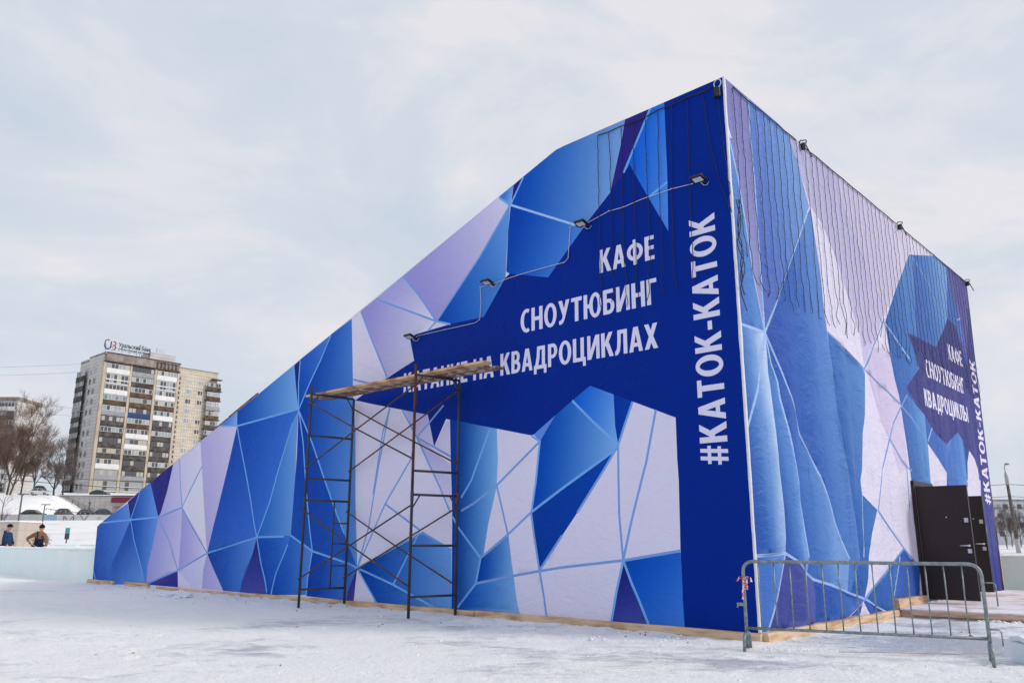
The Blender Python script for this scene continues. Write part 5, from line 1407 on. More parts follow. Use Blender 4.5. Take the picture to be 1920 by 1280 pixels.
# end face: dark balconies and small windows
for row in range(12):
    z = 46.7 - 2.83 * row
    b = MB(); pm = PAN['dddgdd'[row % 6]]
    slab(b, tu, 9.5, 15.2, 0.85, 0.95, z - 2.75, z - 1.5); slab(b, tu, 9.5, 15.2, 0.0, 1.0, z - 2.95, z - 2.78)
    o = b.build("balcony", pm, tower)
    glazing(tu, 9.6, 15.1, 0.82, z - 1.5, z, 5, ('w', 'c', 'k')[row % 3], o, rnd, (1, 1, 0))
    for a in (4.0, 6.9):
        b = MB(); slab(b, tu, a, a + 1.5 - 0.4 * (a > 5), -0.02, 0.05, z - 1.35, z + 0.05); b.build("window", PANE[rnd.choice((1, 1, 0))], tower)
# roof sign of the bank: own letters on a light frame
sign = thing("roof_sign", TW + tw(6.5, -1.0, 50.4), "rooftop bank sign with dark Cyrillic letters and a red and blue looped emblem", "sign")
def ts_(w, z): return tw(w, -1.0, z) - tw(6.5, -1.0, 50.4)
M['sign_ink'] = mat("dark sign letters", (0.035, 0.035, 0.055), 0.5, 0.3)
M['sign_red'] = mat("red sign tube", (0.50, 0.03, 0.07), 0.5, 0.3)
M['sign_blue'] = mat("blue sign tube", (0.03, 0.05, 0.24), 0.5, 0.3)
def sign_text(body, w0, w1, z0, z1, bold):
    vs, fs = fit_text(body, (w0, w1, z0, z1), bold)
    b = MB(); nv = len(vs)
    b.add([ts_(x, z) for x, z in vs] + [ts_(x, z) + EU * 0.12 for x, z in vs], list(fs) + [tuple(i + nv for i in q[::-1]) for q in fs])
    edges = {}
    for q in fs:
        for i in range(len(q)):
            e_ = (q[i], q[(i + 1) % len(q)])
            edges[tuple(sorted(e_))] = edges.get(tuple(sorted(e_)), 0) + 1
    b.add([ts_(x, z) for x, z in vs] + [ts_(x, z) + EU * 0.12 for x, z in vs], [(a, c, c + nv, a + nv) for (a, c), k in edges.items() if k == 1])
    b.build("sign_letters", M['sign_ink'], sign)
sign_text("Уральский Банк", 3.95, 12.85, 52.45, 54.05, 0.02)
sign_text("реконструкции и развития", 3.95, 12.8, 51.75, 52.35, 0.01)
def arc(cx, cz, rx, rz, a0, a1, n=10): return [ts_(cx + rx * math.cos(math.radians(a0 + (a1 - a0) * k / n)), cz + rz * math.sin(math.radians(a0 + (a1 - a0) * k / n))) for k in range(n + 1)]
b = MB(); b.tube(arc(0.95, 53.6, 0.7, 0.6, 60, 180, 6) + [ts_(0.25, 53.0)], 0.17, 6); b.tube(arc(2.55, 53.45, 0.55, 0.5, 100, -90, 8) + arc(2.55, 52.35, 0.6, 0.6, 90, -80, 8), 0.17, 6); b.build("emblem", M['sign_red'], sign)
b = MB(); b.tube([ts_(0.25, 53.0)] + arc(1.05, 52.45, 0.8, 0.7, 180, 360, 10) + [ts_(1.85, 53.9)], 0.17, 6); b.build("emblem", M['sign_blue'], sign)
b = MB()
for w in (0.6, 2.4, 5, 7, 9, 11, 12.5): b.tube([ts_(w, 50.4) + EU * 0.2, ts_(w, 53.2) + EU * 0.2], 0.05, 5)
for z in (51.6, 52.4): b.tube([ts_(0.2, z) + EU * 0.2, ts_(12.9, z) + EU * 0.2], 0.04, 5)
b.build("sign_frame", M['concrete'], sign)
M['mast'] = mat("thin grey metal", (0.16, 0.16, 0.17), 0.6, 0.3)
for i, (w, h, lab) in enumerate(((10.6, 54.9, "thin roof aerial behind the end of the bank sign lettering"), (15.3, 54.7, "thin roof aerial on the machine room of the tower"))):
    t = thing("roof_aerial", TW + tw(w, -3.0, 50.3), lab, "aerial", "roof aerials on the tower")
    b = MB(); b.tube([UP * 0, UP * (h - 50.3)], 0.05, 5); b.build("mast", M['mast'], t)
    b = MB()
    for z in (h - 50.5, h - 51.1): b.tube([UP * z - EW * 0.2, UP * z + EW * 2.2 - UP * 0.3], 0.03, 4)
    b.build("cross_arm", M['mast'], t)

# second block at the left edge, seen past the trees
LBk = Vector((-160.5, 262.0, 15.0))
blk = thing("apartment_block", LBk, "grey apartment block cut by the left edge behind the bare trees", "apartment block")
b = MB()
def lb(x, out, z): return Vector((x, -out, z))
slab(b, lb, -26, 0.8, -14, 0, -2, 30.1); b.build("wall", M['panel_side'], blk)
b = MB(); slab(b, lb, -26.2, 1.0, -14.2, 0.2, 30.1, 31.2); b.build("roof", M['concrete'], blk)
for row in range(10):
    z = 29.4 - 2.85 * row
    for k, (a0, a1) in enumerate(((-6.2, 0.4), (-13.4, -6.8))):
        b = MB(); slab(b, lb, a0, a1, 0.7, 0.8, z - 2.6, z - 1.5); slab(b, lb, a0, a1, 0, 0.8, z - 2.8, z - 2.6)
        o = b.build("balcony", PAN['wddw'[(row + k) % 4]], blk)
        glazing(lb, a0 + 0.1, a1 - 0.1, 0.68, z - 1.5, z - 0.1, 6, 'wkw'[row % 3], o, rnd, (1, 1, 0))

# ------------------------------------------------------------------ low grey building cut into the bank, mural wall, kiosk
M['grey_block'] = wallmat("grey block wall", (0.47, 0.45, 0.44), (0.40, 0.38, 0.37), 0.35, (0.18, 0.17, 0.17), 1.2, 0.7)
M['awning'] = mat("dark red fascia", (0.17, 0.018, 0.045), 0.6, 0.3)
M['rail'] = mat("dark handrail", (0.10, 0.09, 0.09), 0.6, 0.3)
gb = thing("shop_building", Vector((-101.0, 185.0, 6.0)), "low grey block building with a dark red fascia below the tower", "building")
b = MB()
b.prism([(0.0, 4.0), (0.0, 4.9), (2.5, 4.85), (34, 4.6), (34, -1.0), (11.5, 0.0)], (1, 0, 0), (0, 0, 1), (0, 1, 0), 9.0); b.build("wall", M['grey_block'], gb)
b = MB(); b.box((-0.1, -0.25, 4.92), (34, 9.1, 5.08)); b.build("roof", M['snow_cap'], gb)
b = MB(); b.box((12.4, -0.6, 3.35), (30, -0.02, 4.5), 0.03); b.build("fascia", M['awning'], gb)
b = MB(); b.box((12.6, -0.05, 0.2), (16.4, 0.02, 2.6)); b.box((17.2, -0.05, 0.2), (24, 0.02, 2.6)); b.build("shutter", M['concrete'], gb)
b = MB()
st, en = Vector((1.2, -1.0, 5.2)), Vector((11.2, -1.0, 0.9))
for k in range(3): b.tube([st - UP * 0.35 * k, en - UP * 0.35 * k], 0.05, 5)
for k in range(8): p = st.lerp(en, k / 7); b.tube([p, p - UP * 1.1], 0.05, 5)
b.build("stair_rail", M['rail'], gb)
pt = Vector((-81.0, 160.0, 4.9))
t = thing("wooden_post", pt, "dark leaning post standing behind the row of parked cars", "post")
b = MB(); b.tube([Vector((0.0, 0, 0)), Vector((0.1, 0, 3.6))], 0.11, 6); b.build("pole", M['rail'], t)
b = MB(); b.box((-0.1, -0.15, 3.2), (0.3, 0.15, 3.35)); b.build("bracket", M['rail'], t)

m, n_, l_, p_ = new_mat("sprayed mural")
tc = n_.new("ShaderNodeTexCoord")
vz = n_.new("ShaderNodeTexNoise"); vz.inputs["Scale"].default_value = 0.55; vz.inputs["Detail"].default_value = 3; vz.inputs["Distortion"].default_value = 2.5
l_.new(tc.outputs["Object"], vz.inputs["Vector"])
rp = n_.new("ShaderNodeValToRGB")
rp.color_ramp.elements[0].position = 0.30; rp.color_ramp.elements[0].color = (0.22, 0.40, 0.52, 1)
rp.color_ramp.elements[1].position = 0.72; rp.color_ramp.elements[1].color = (0.50, 0.49, 0.50, 1)
for ps, c in ((0.40, (0.48, 0.50, 0.53)), (0.47, (0.46, 0.27, 0.25)), (0.53, (0.52, 0.51, 0.47)), (0.60, (0.26, 0.42, 0.36)), (0.66, (0.44, 0.46, 0.52))):
    el = rp.color_ramp.elements.new(ps); el.color = (*c, 1)
l_.new(vz.outputs["Fac"], rp.inputs["Fac"]); l_.new(rp.outputs["Color"], p_.inputs["Base Color"]); p_.inputs["Roughness"].default_value = 0.9
M['mural'] = m
mw = thing("mural_wall", Vector((-83, 149.6, 4.3)), "low wall sprayed with faded coloured graffiti in front of the parked cars", "wall")
b = MB(); b.box((-12, -0.2, -0.6), (1.9, 0.2, 1.42)); b.build("painted_wall", M['mural'], mw)
b = MB(); b.box((1.9, -0.18, -0.6), (18, 0.2, 1.40)); b.build("grey_wall", mat("pale grey painted wall", (0.58, 0.58, 0.59), 0.9, 0.1, var=(0.48, 0.49, 0.51), vscale=0.6), mw)
b = MB(); b.box((-0.6, -0.24, -0.55), (1.9, -0.2, 1.41)); b.build("blue_patch", mat("pale blue paint", (0.30, 0.44, 0.56), 0.85, 0.1, var=(0.24, 0.38, 0.52), vscale=0.8), mw)
def wall_letters(body, box):
    vs, fs = fit_text(body, box, 0.0)
    b = MB(); b.add([(x, -0.195, z) for x, z in vs], fs); b.build("painted_letters", M['concrete'], mw)
wall_letters("М", (3.0, 5.0, 0.1, 1.15)); wall_letters("У", (5.9, 7.6, 0.05, 1.3)); wall_letters("о", (9.1, 9.7, 0.55, 1.05))

ki = thing("kiosk_cabin", Vector((-29.65, 50.0, 0.6)), "beige panel kiosk cabin with a pale door behind the man in the blue jacket", "kiosk")
b = MB(); b.box((-0.72, -0.7, -0.1), (0.72, 1.6, 1.72), 0.02); b.build("cabin_wall", wallmat("beige cabin panels", (0.55, 0.48, 0.42), (0.50, 0.43, 0.38), 0.3, (0.36, 0.31, 0.27), 0.7, 0.6), ki)
b = MB(); b.box((-0.76, -0.76, 1.72), (0.76, 1.66, 1.80)); b.build("roof", M['snow_cap'], ki)
b = MB(); b.box((-0.05, -0.74, 0.0), (0.36, -0.69, 1.5)); o = b.build("door", mat("pale cabin door", (0.56, 0.54, 0.50), 0.7, 0.2), ki)
b = MB(); b.box((0.02, -0.755, 0.85), (0.29, -0.735, 1.4)); b.build("pane", PANE[0], o)

# ------------------------------------------------------------------ street lamps, poles, wires
def lamp_pole(x, y, h, label, r=0.07):
    z = terrain(x, y)
    t = thing("street_lamp", Vector((x, y, z)), label, "street lamp", "grey lamps on the snow")
    b = MB(); b.tube([UP * -0.1, UP * (h * 0.97), Vector((0.10, 0, h))], [r, r * 0.7, r * 0.6], 8); b.build("pole", M['mast'], t)
    b = MB(); b.box((-0.28, -0.08, h - 0.01), (0.45, 0.08, h + 0.06), 0.02); b.build("lamp_head", M['mast'], t)
    return t
lamp_pole(-32.35, 55.0, 3.1, "slim grey street lamp with a flat head beside the beige kiosk")
lamp_pole(-39.15, 70.0, 2.45, "small grey lamp behind the man with the shovel, holding the string lights", 0.06)
sl = thing("string_lights", Vector((-39.0, 70.0, 3.9)), "thin string of small lights running right from the small grey lamp", "string lights")
b = MB()
pts = [Vector((7.5 * k / 16, -0.1 * k, -0.15 - 0.55 * (k / 16) + 0.35 * (k / 16 - 0.5) ** 2 * 4 * 0.3)) for k in range(17)]
b.tube(pts, 0.018, 4); b.build("cord", M['wire'], sl)
b = MB()
for p in pts[::1]: b.sphere(p - UP * 0.05, 0.055, 1, 1, 1.2, 6, 4)
b.build("bulbs", M['bulb'], sl)

pz = terrain(47.9, 80)
cp = thing("utility_pole", Vector((47.9, 80.0, pz)), "leaning concrete utility pole with a curved lamp arm at the right edge", "pole")
b = MB(); b.tube([Vector((0.15, 0, -0.2)), Vector((0.05, 0, 3.5)), Vector((-0.05, 0, 7.0 - pz))], [0.19, 0.165, 0.13], 10); b.build("pole", mat("rough concrete pole", (0.15, 0.135, 0.12), 0.9, 0.1, var=(0.09, 0.08, 0.072), vscale=3), cp)
b = MB(); b.tube([Vector((-0.05, 0, 6.7 - pz)), Vector((-0.06, 0, 7.5 - pz)), Vector((-0.10, 0, 7.9 - pz))], [0.16, 0.17, 0.09], 8)
b.tube([Vector((-0.10, 0, 7.8 - pz)), Vector((-0.13, 0, 8.35 - pz)), Vector((-0.05, -0.05, 8.65 - pz)), Vector((0.12, -0.1, 8.72 - pz))], 0.05, 7); b.build("lamp_arm", mat("grey painted arm", (0.38, 0.38, 0.36), 0.6, 0.3), cp)
b = MB(); b.sphere((0.10, -0.1, 8.68 - pz), 0.2, 1.3, 0.8, 0.5, 10, 6); b.build("lamp_head", mat("aged lamp cover", (0.22, 0.21, 0.17), 0.6, 0.3), cp)
b = MB(); b.tube([Vector((0.12, 0, -0.1)), Vector((0.10, 0, 1.3))], 0.20, 10); b.build("pole_base", mat("pale whitewash", (0.42, 0.40, 0.39), 0.9, 0.1), cp)
def wire(pts, r, label):
    b = MB(); o0 = Vector(pts[0])
    full = []
    for p, q in zip(pts, pts[1:]):
        p, q = Vector(p), Vector(q)
        L = (q - p).length
        for k in range(13):
            t = k / 12
            full.append(p.lerp(q, t) - UP * (0.012 * L * 4 * t * (1 - t)) - o0)
    b.tube(full, r, 4)
    o = b.build("overhead_wire", M['wire'], None, o0)
    return tag(o, label, "wire", "overhead wires")
wire([(30.0, 79.0, 6.5), (47.9, 80, 6.75), (75, 82, 6.8)], 0.022, "uppermost of the dark wires at the concrete pole on the right")
wire([(30.0, 79.6, 5.4), (47.9, 80, 5.6), (75, 82, 5.75)], 0.020, "middle dark wire crossing the concrete pole on the right")
wire([(30.0, 79.8, 4.1), (47.9, 80, 4.6), (75, 82, 4.75)], 0.020, "lowest dark wire crossing the concrete pole on the right")
wire([(-170, 212, 45.5), (-118.6, 222.8, 48.9)], 0.022, "highest thin wire against the sky left of the tower")
wire([(-170, 212, 43.2), (-118.6, 222.8, 46.6)], 0.022, "thin wire second from the top against the sky left of the tower")
wire([(-170, 212, 43.0), (-118.6, 222.8, 36.2)], 0.024, "thin wire sloping down to the right across the sky left of the tower")
wire([(-170, 212, 38.5), (-118.6, 222.8, 34.2)], 0.022, "thin wire just above the bare treetops left of the tower")
wire([(-110, 118, 10.6), (-74.0, 120, 9.9), (-40, 122, 8.4)], 0.045, "thick dark cable crossing low in front of the tree trunks")
wire([(-110, 118, 11.3), (-74.0, 120, 10.6), (-40, 122, 9.6)], 0.03, "thin dark cable just above the thick one in front of the tree trunks")

# ------------------------------------------------------------------ bare winter trees
def bare_tree(seed, height, spread, trunk_r, forks, depth, mat_trunk, mat_twig, lean=0.0, up=0.55, twigs=3):
    """returns meshes: trunk with main limbs, and the crown of fine branches"""
    R_ = random.Random(seed)
    bt, bc = MB(), MB()
    def grow(b, p, d, L, r, lev):
        n = 4 if lev < 3 else 3
        pts, rs = [p], [r]
        q, dd = p, d
        for k in range(n):
            dd = (dd + Vector((R_.uniform(-1, 1), R_.uniform(-1, 1), R_.uniform(-0.5, 0.9))) * (0.13 + 0.05 * lev)).normalized()
            q = q + dd * (L / n)
            pts.append(q); rs.append(r * (1 - 0.55 * (k + 1) / n))
        (bt if lev <= 1 else bc).tube(pts, rs, 6 if lev <= 1 else 3, cap=False)
        if lev >= depth: return
        nk = forks if lev < depth - 1 else forks + twigs
        for k in range(nk):
            t = R_.uniform(0.25, 1.0) if lev > 0 else R_.uniform(0.22, 1.0)
            idx = min(int(t * n), n - 1)
            bp_ = pts[idx].lerp(pts[idx + 1], t * n - idx)
            dr = (pts[idx + 1] - pts[idx]).normalized()
            az = R_.uniform(0, 6.283)
            side = dr.orthogonal().normalized()
            side = Matrix.Rotation(az, 3, dr) @ side
            ang = R_.uniform(0.35, 0.85) * spread
            nd = (dr * math.cos(ang) + side * math.sin(ang) + UP * up * 0.35).normalized()
            grow(b, bp_, nd, L * R_.uniform(0.52, 0.78) * (1.0 - 0.25 * t * (lev == 0)), max(rs[idx] * R_.uniform(0.45, 0.62), 0.016 * height / 20), lev + 1)
        if lev == 0:
            grow(b, pts[-1], (dd + UP * 0.3).normalized(), L * 0.7, rs[-1], lev + 1)
    grow(bt, Vector((0, 0, -0.3)), Vector((lean, 0, 1)).normalized(), height * 0.5, trunk_r, 0)
    return bt, bc
M['tree_bark'] = mat("dark grey brown bark", (0.075, 0.060, 0.055), 0.9, 0.1, var=(0.12, 0.10, 0.09), vscale=2)
M['twig_red'] = mat("reddish winter twigs", (0.20, 0.135, 0.112), 0.9, 0.1)
M['twig_grey'] = mat("grey brown twigs", (0.16, 0.135, 0.128), 0.9, 0.1)
M['birch'] = mat("birch bark", (0.42, 0.38, 0.36), 0.8, 0.1, var=(0.2, 0.18, 0.17), vscale=3)
def plant_tree(mesh_pair, loc, rz, sc, label, group, mats=None):
    t = thing("bare_tree", loc, label, "tree", group, rz)
    t.scale = (sc, sc, sc)
    for nm, me_ in zip(("trunk", "crown"), mesh_pair):
        o = bpy.data.objects.new(nm, me_); COL.objects.link(o); o.parent = t
    return t
def tree_meshes(*a, **k):
    bt, bc = bare_tree(*a, **k)
    o1 = bt.build("trunk", a[6]); o2 = bc.build("crown", a[7])
    r = (o1.data, o2.data)
    bpy.data.objects.remove(o1); bpy.data.objects.remove(o2)
    return r
TA = tree_meshes(3, 20.0, 0.85, 0.27, 5, 5, M['tree_bark'], M['twig_red'])
TB = tree_meshes(8, 20.0, 0.95, 0.23, 5, 5, M['tree_bark'], M['twig_red'], lean=0.22)
TC = tree_meshes(14, 13.0, 1.0, 0.26, 5, 5, M['tree_bark'], M['twig_grey'])
TD = tree_meshes(21, 4.0, 1.2, 0.09, 4, 3, M['tree_bark'], M['twig_grey'])
TE = tree_meshes(30, 9.0, 0.8, 0.13, 4, 3, M['birch'], M['twig_grey'], up=0.9)
TF = tree_meshes(33, 9.0, 0.8, 0.14, 5, 5, M['tree_bark'], M['twig_grey'], up=0.8, twigs=2)
for mp, x, y, rz, sc, lab in [
        (TA, -123.5, 192, 0.4, 0.92, "reddish bare tree cut by the left edge of the photo"),
        (TB, -119.5, 188, 2.1, 0.90, "tall reddish bare tree near the left edge in front of the grey apartment block"),
        (TA, -115.3, 190, 3.9, 0.95, "tall reddish bare tree in the middle of the clump left of the tower"),
        (TB, -112.2, 186, 0.0, 0.98, "bare tree with long limbs leaning right towards the tower"),
        (TA, -118.0, 200, 5.2, 0.80, "bare tree half hidden at the back of the clump left of the tower"),
        (TB, -121.6, 197, 4.4, 0.85, "slender bare tree behind the two tallest trees near the left edge"),
        (TA, -109.9, 191, 2.6, 0.74, "slender bare tree between the leaning tree and the tower"),
        (TC, -107.8, 196, 1.1, 0.95, "smaller dark bare tree close to the left end of the tower"),
        (TC, -109.6, 203, 2.9, 0.95, "dark bushy bare tree touching the left end of the tower")]:
    plant_tree(mp, Vector((x, y, terrain(x, y))), rz, sc, lab, "bare trees left of the tower")
plant_tree(TD, Vector((-36.4, 60.0, terrain(-36.4, 60))), 0.7, 1.0, "small dark bare tree on the snow above the beige kiosk", None)
ki2 = Random2 = random.Random(4)
rlab = ["leftmost", "second", "third", "fourth", "fifth", "sixth", "seventh", "eighth", "ninth", "tenth"]
plant_tree(TE, Vector((64.6, 110.0, terrain(64, 110))), 0.3, 0.62, "pale thin birch left of the concrete pole on the right", None)
for i in range(8):
    x = 90.0 + i * 1.75 + ki2.uniform(-0.5, 0.5); y = 160 + ki2.uniform(-8, 10)
    plant_tree(TF, Vector((x * y / 160, y, terrain(x, y))), i * 1.3, 0.68 + 0.16 * ki2.random(), "grey bare tree in the thicket behind the concrete pole, %s from the left" % rlab[i], "thicket of bare trees on the right")
# twiggy broken branch stuck in the snow, and the green notice board
t = thing("dry_branch", Vector((-25.0, 45.0, 1.0)), "clump of dry brown twigs above the ice wall right of the man with the shovel", "twigs")
b = MB()
r5 = random.Random(2)
for k in range(60):
    p = Vector((0, 0, 0.25)); d = Vector((r5.uniform(-1, 0.9), r5.uniform(-0.4, 0.4), r5.uniform(-0.6, 1.0))).normalized()
    b.tube([p, p + d * r5.uniform(0.15, 0.32), p + d * r5.uniform(0.35, 0.5) + Vector((r5.uniform(-0.1, 0.1), 0, r5.uniform(-0.15, 0.05)))], [0.014, 0.010, 0.006], 3)
b.build("twigs", mat("dry brown twigs", lin((126, 98, 84)), 0.9, 0.1), t)
b = MB(); b.tube([Vector((0.1, 0, -0.4)), Vector((0, 0, 0.3))], 0.02, 5); b.build("stem", M['bark'], t)
t = thing("notice_board", Vector((-26.4, 50.0, terrain(-26.4, 50))), "small upright notice board with a teal top and dark lower half", "sign")
b = MB(); b.box((-0.12, -0.04, 0.55 + 0.35), (0.12, 0.04, 0.87 + 0.35)); b.build("upper_panel", mat("teal board", (0.10, 0.30, 0.32), 0.6, 0.3), t)
b = MB(); b.box((-0.12, -0.04, 0.26 + 0.30), (0.12, 0.04, 0.55 + 0.35)); b.build("lower_panel", mat("dark board", (0.05, 0.07, 0.07), 0.6, 0.3), t)
b = MB(); b.tube([Vector((0, 0, -0.1)), Vector((0, 0, 0.6))], 0.04, 6); b.build("post", M['mast'], t)

# ------------------------------------------------------------------ parked cars
M['tyre'] = mat("tyre rubber", (0.02, 0.02, 0.02), 0.85, 0.2)
M['rim'] = mat("alloy rim", (0.42, 0.42, 0.44), 0.4, 0.5, metal=0.6)
M['headlamp'] = mat("clear headlamp", (0.6, 0.62, 0.64), 0.15, 0.6)
def make_car(paint, loc, rz, label, group, tall=1.0):
    t = thing("parked_car", loc, label, "car", group, rz)
    H_ = 1.0 if tall <= 1 else tall
    low = [(-2.1, 0.35), (-2.15, 0.75), (-1.95, 0.95), (-1.2, 1.0), (0.95, 0.97), (1.9, 0.83), (2.15, 0.62), (2.12, 0.33), (1.75, 0.22), (-1.8, 0.22)]
    cab = [(-1.75, 0.98), (-1.15, 1.42 * H_), (-0.55, 1.48 * H_), (0.25, 1.46 * H_), (1.02, 0.98)]
    def loft(b, prof_, hw, tp):
        ns = [(-hw, 0.90), (-hw * 0.93, 1.0), (hw * 0.93, 1.0), (hw, 0.90)]
        cx = sum(p[0] for p in prof_) / len(prof_); cz = sum(p[1] for p in prof_) / len(prof_)
        n = len(prof_); vs = []
        for (y, s) in ns:
            for (x, z) in prof_:
                yy = y * (1 - tp * max(0, z - 1.0) / 0.45)
                vs.append((cx + (x - cx) * (s if abs(y) == hw else 1), yy, cz + (z - cz) * (s if abs(y) == hw else 1)))
        fs = [tuple(range(n)), tuple(reversed(range(3 * n, 4 * n)))]
        for j in range(3):
            for i in range(n): fs.append((j * n + i, j * n + (i + 1) % n, (j + 1) * n + (i + 1) % n, (j + 1) * n + i))
        b.add(vs, fs, False)
    b = MB(); loft(b, low, 0.86, 0.0); body = b.build("body", paint, t)
    b = MB(); loft(b, cab, 0.76, 0.16); b.build("cabin_glass", M['glass'], t)
    b = MB(); loft(b, [(-1.2, 1.40 * H_), (-0.55, 1.47 * H_), (0.3, 1.45 * H_), (0.22, 1.50 * H_), (-0.55, 1.525 * H_), (-1.1, 1.47 * H_)], 0.70, 0.14)
    for y in (-1, 1):
        for p, q in (((-1.75, 0.98), (-1.15, 1.42 * H_)), ((0.25, 1.46 * H_), (1.02, 0.98)), ((-0.35, 0.98), (-0.35, 1.46 * H_))):
            b.tube([Vector((p[0], y * 0.77, p[1])), Vector((q[0], y * 0.66, q[1]))], 0.035, 5)
    b.build("roof", paint, t)
    for x in (-1.32, 1.32):
        for y in (-0.80, 0.80):
            b = MB(); b.tube([Vector((x, y - 0.10, 0.31)), Vector((x, y + 0.10, 0.31))], 0.31, 16); w_ = b.build("wheel", M['tyre'], t)
            b = MB(); b.tube([Vector((x, y - 0.11, 0.31)), Vector((x, y + 0.11, 0.31))], 0.19, 12); b.build("rim", M['rim'], w_)
    for y in (-0.6, 0.6):
        b = MB(); b.box((2.02, y - 0.17, 0.60), (2.13, y + 0.17, 0.74), 0.02); b.build("headlight", M['headlamp'], t)
        b = MB(); b.box((-2.15, y - 0.15, 0.66), (-2.08, y + 0.15, 0.84), 0.02); b.build("tail_light", M['sign_red'], t)
    for y in (-0.93, 0.93):
        b = MB(); b.box((0.72, y - 0.09, 0.96), (0.85, y + 0.09, 1.08), 0.02); b.build("wing_mirror", paint, t)
    return t
def paint(name, c): return mat(name, c, 0.35, 0.5)
black, grey, white, green = paint("black car paint", (0.02, 0.021, 0.024)), paint("dark grey car paint", (0.06, 0.065, 0.07)), paint("white car paint", (0.62, 0.63, 0.64)), paint("dark green car paint", (0.03, 0.05, 0.045))
for x, y, rz, p, tall, lab in [(-87.7, 153.5, 0.0, black, 1.0, "long black car seen side on, leftmost behind the mural wall"),
        (-76.0 - 6.3, 154, 1.57, grey, 1.12, "dark grey car with a snowy roof, second from the left behind the mural wall"),
        (-78.2, 154, 1.57, black, 1.05, "black car beside the leaning post, behind the mural wall"),
        (-74.8, 154, 0.35, grey, 1.1, "dark car closest to the blue slide end, behind the mural wall")]:
    make_car(p, Vector((x, y, terrain(x, y) + 0.35)), rz, lab, "cars parked behind the mural wall", tall)
make_car(white, Vector((-106.0, 187, terrain(-106, 187) + 0.1)), 0.1, "white car on the upper road at the foot of the bare trees", "cars on the upper road")
make_car(grey, Vector((-109.3, 193, terrain(-109, 193) + 0.3)), 0.0, "large dark car on the upper road behind the white car", "cars on the upper road", 1.35)
make_car(green, Vector((-97.0, 196, 11.25)), 0.0, "dark car behind the grey shop roof below the tower", "cars on the upper road")
make_car(grey, Vector((-34.0 + 5.0, 52.6, terrain(-29, 52.6) - 0.2)), 0.2, "dark car mostly hidden behind the ice wall between the two men", None) if False else None

# ------------------------------------------------------------------ grey building far right
fb = thing("distant_block", Vector((186.5, 300.0, 0.4)), "hazy grey block with window rows far behind the thicket on the right", "building")
b = MB()
def fbx(x, out, z): return Vector((x, -out, z))
slab(b, fbx, -13, 0.3, -14, 0, -1, 15.4); slab(b, fbx, 0.3, 12, -12, -2, -1, 12.6); b.build("wall", mat("grey facade with painted haze", (0.52, 0.53, 0.54), 0.9, 0.1, var=(0.45, 0.46, 0.48), vscale=0.2), fb)  # distance haze is mixed into the pale facade colour
b = MB(); slab(b, fbx, -13.2, 0.5, -14.2, 0.2, 15.4, 16.0); slab(b, fbx, 0.3, 12.2, -12.2, -1.8, 12.6, 13.0); b.build("roof", M['concrete'], fb)
for r_ in range(4):
    for k in range(5):
        b = MB(); slab(b, fbx, -12.2 + k * 2.5, -10.6 + k * 2.5, -0.02, 0.06, 12.6 - r_ * 3.2, 14.3 - r_ * 3.2); b.build("window", PANE[(r_ + k) % 2], fb)
    for k in range(4):
        b = MB(); slab(b, fbx, 1.2 + k * 2.6, 2.9 + k * 2.6, -2.02, -1.94, 10.0 - r_ * 2.9, 11.6 - r_ * 2.9); b.build("window", PANE[(r_ + k) % 2], fb)

# ------------------------------------------------------------------ two workers behind the ice wall
SKIN = mat("skin", lin((206, 150, 128)), 0.6, 0.3)
M['beanie'] = mat("black knit cap", (0.012, 0.013, 0.018), 0.95, 0.1, bump=0.4, bscale=120, bdist=0.004)
M['navy'] = mat("dark navy workwear", (0.012, 0.020, 0.050), 0.85, 0.15)
M['jacket'] = mat("dark blue padded jacket", (0.018, 0.045, 0.125), 0.75, 0.2, var=(0.012, 0.03, 0.085), vscale=6, bump=0.4, bscale=10, bdist=0.03)
M['boot'] = mat("black boots", (0.012, 0.012, 0.012), 0.7, 0.3)
M['glove'] = mat("black work gloves", (0.015, 0.015, 0.018), 0.85, 0.2)
m, n_, l_, p_ = new_mat("striped sweater")
tc = n_.new("ShaderNodeTexCoord"); wv = n_.new("ShaderNodeTexWave"); wv.wave_type = 'BANDS'; wv.bands_direction = 'Z'
wv.inputs["Scale"].default_value = 2.1; wv.inputs["Distortion"].default_value = 0.8
l_.new(tc.outputs["Object"], wv.inputs["Vector"])
rp = n_.new("ShaderNodeValToRGB"); rp.color_ramp.interpolation = 'CONSTANT'
rp.color_ramp.elements[0].color = (0.27, 0.115, 0.05, 1); rp.color_ramp.elements[1].position = 0.35; rp.color_ramp.elements[1].color = (0.14, 0.06, 0.035, 1)
for ps, c in ((0.62, (0.36, 0.27, 0.17)), (0.84, (0.16, 0.07, 0.05))):
    el = rp.color_ramp.elements.new(ps); el.color = (*c, 1)
l_.new(wv.outputs["Fac"], rp.inputs["Fac"]); l_.new(rp.outputs["Color"], p_.inputs["Base Color"]); p_.inputs["Roughness"].default_value = 0.9
M['sweater'] = m
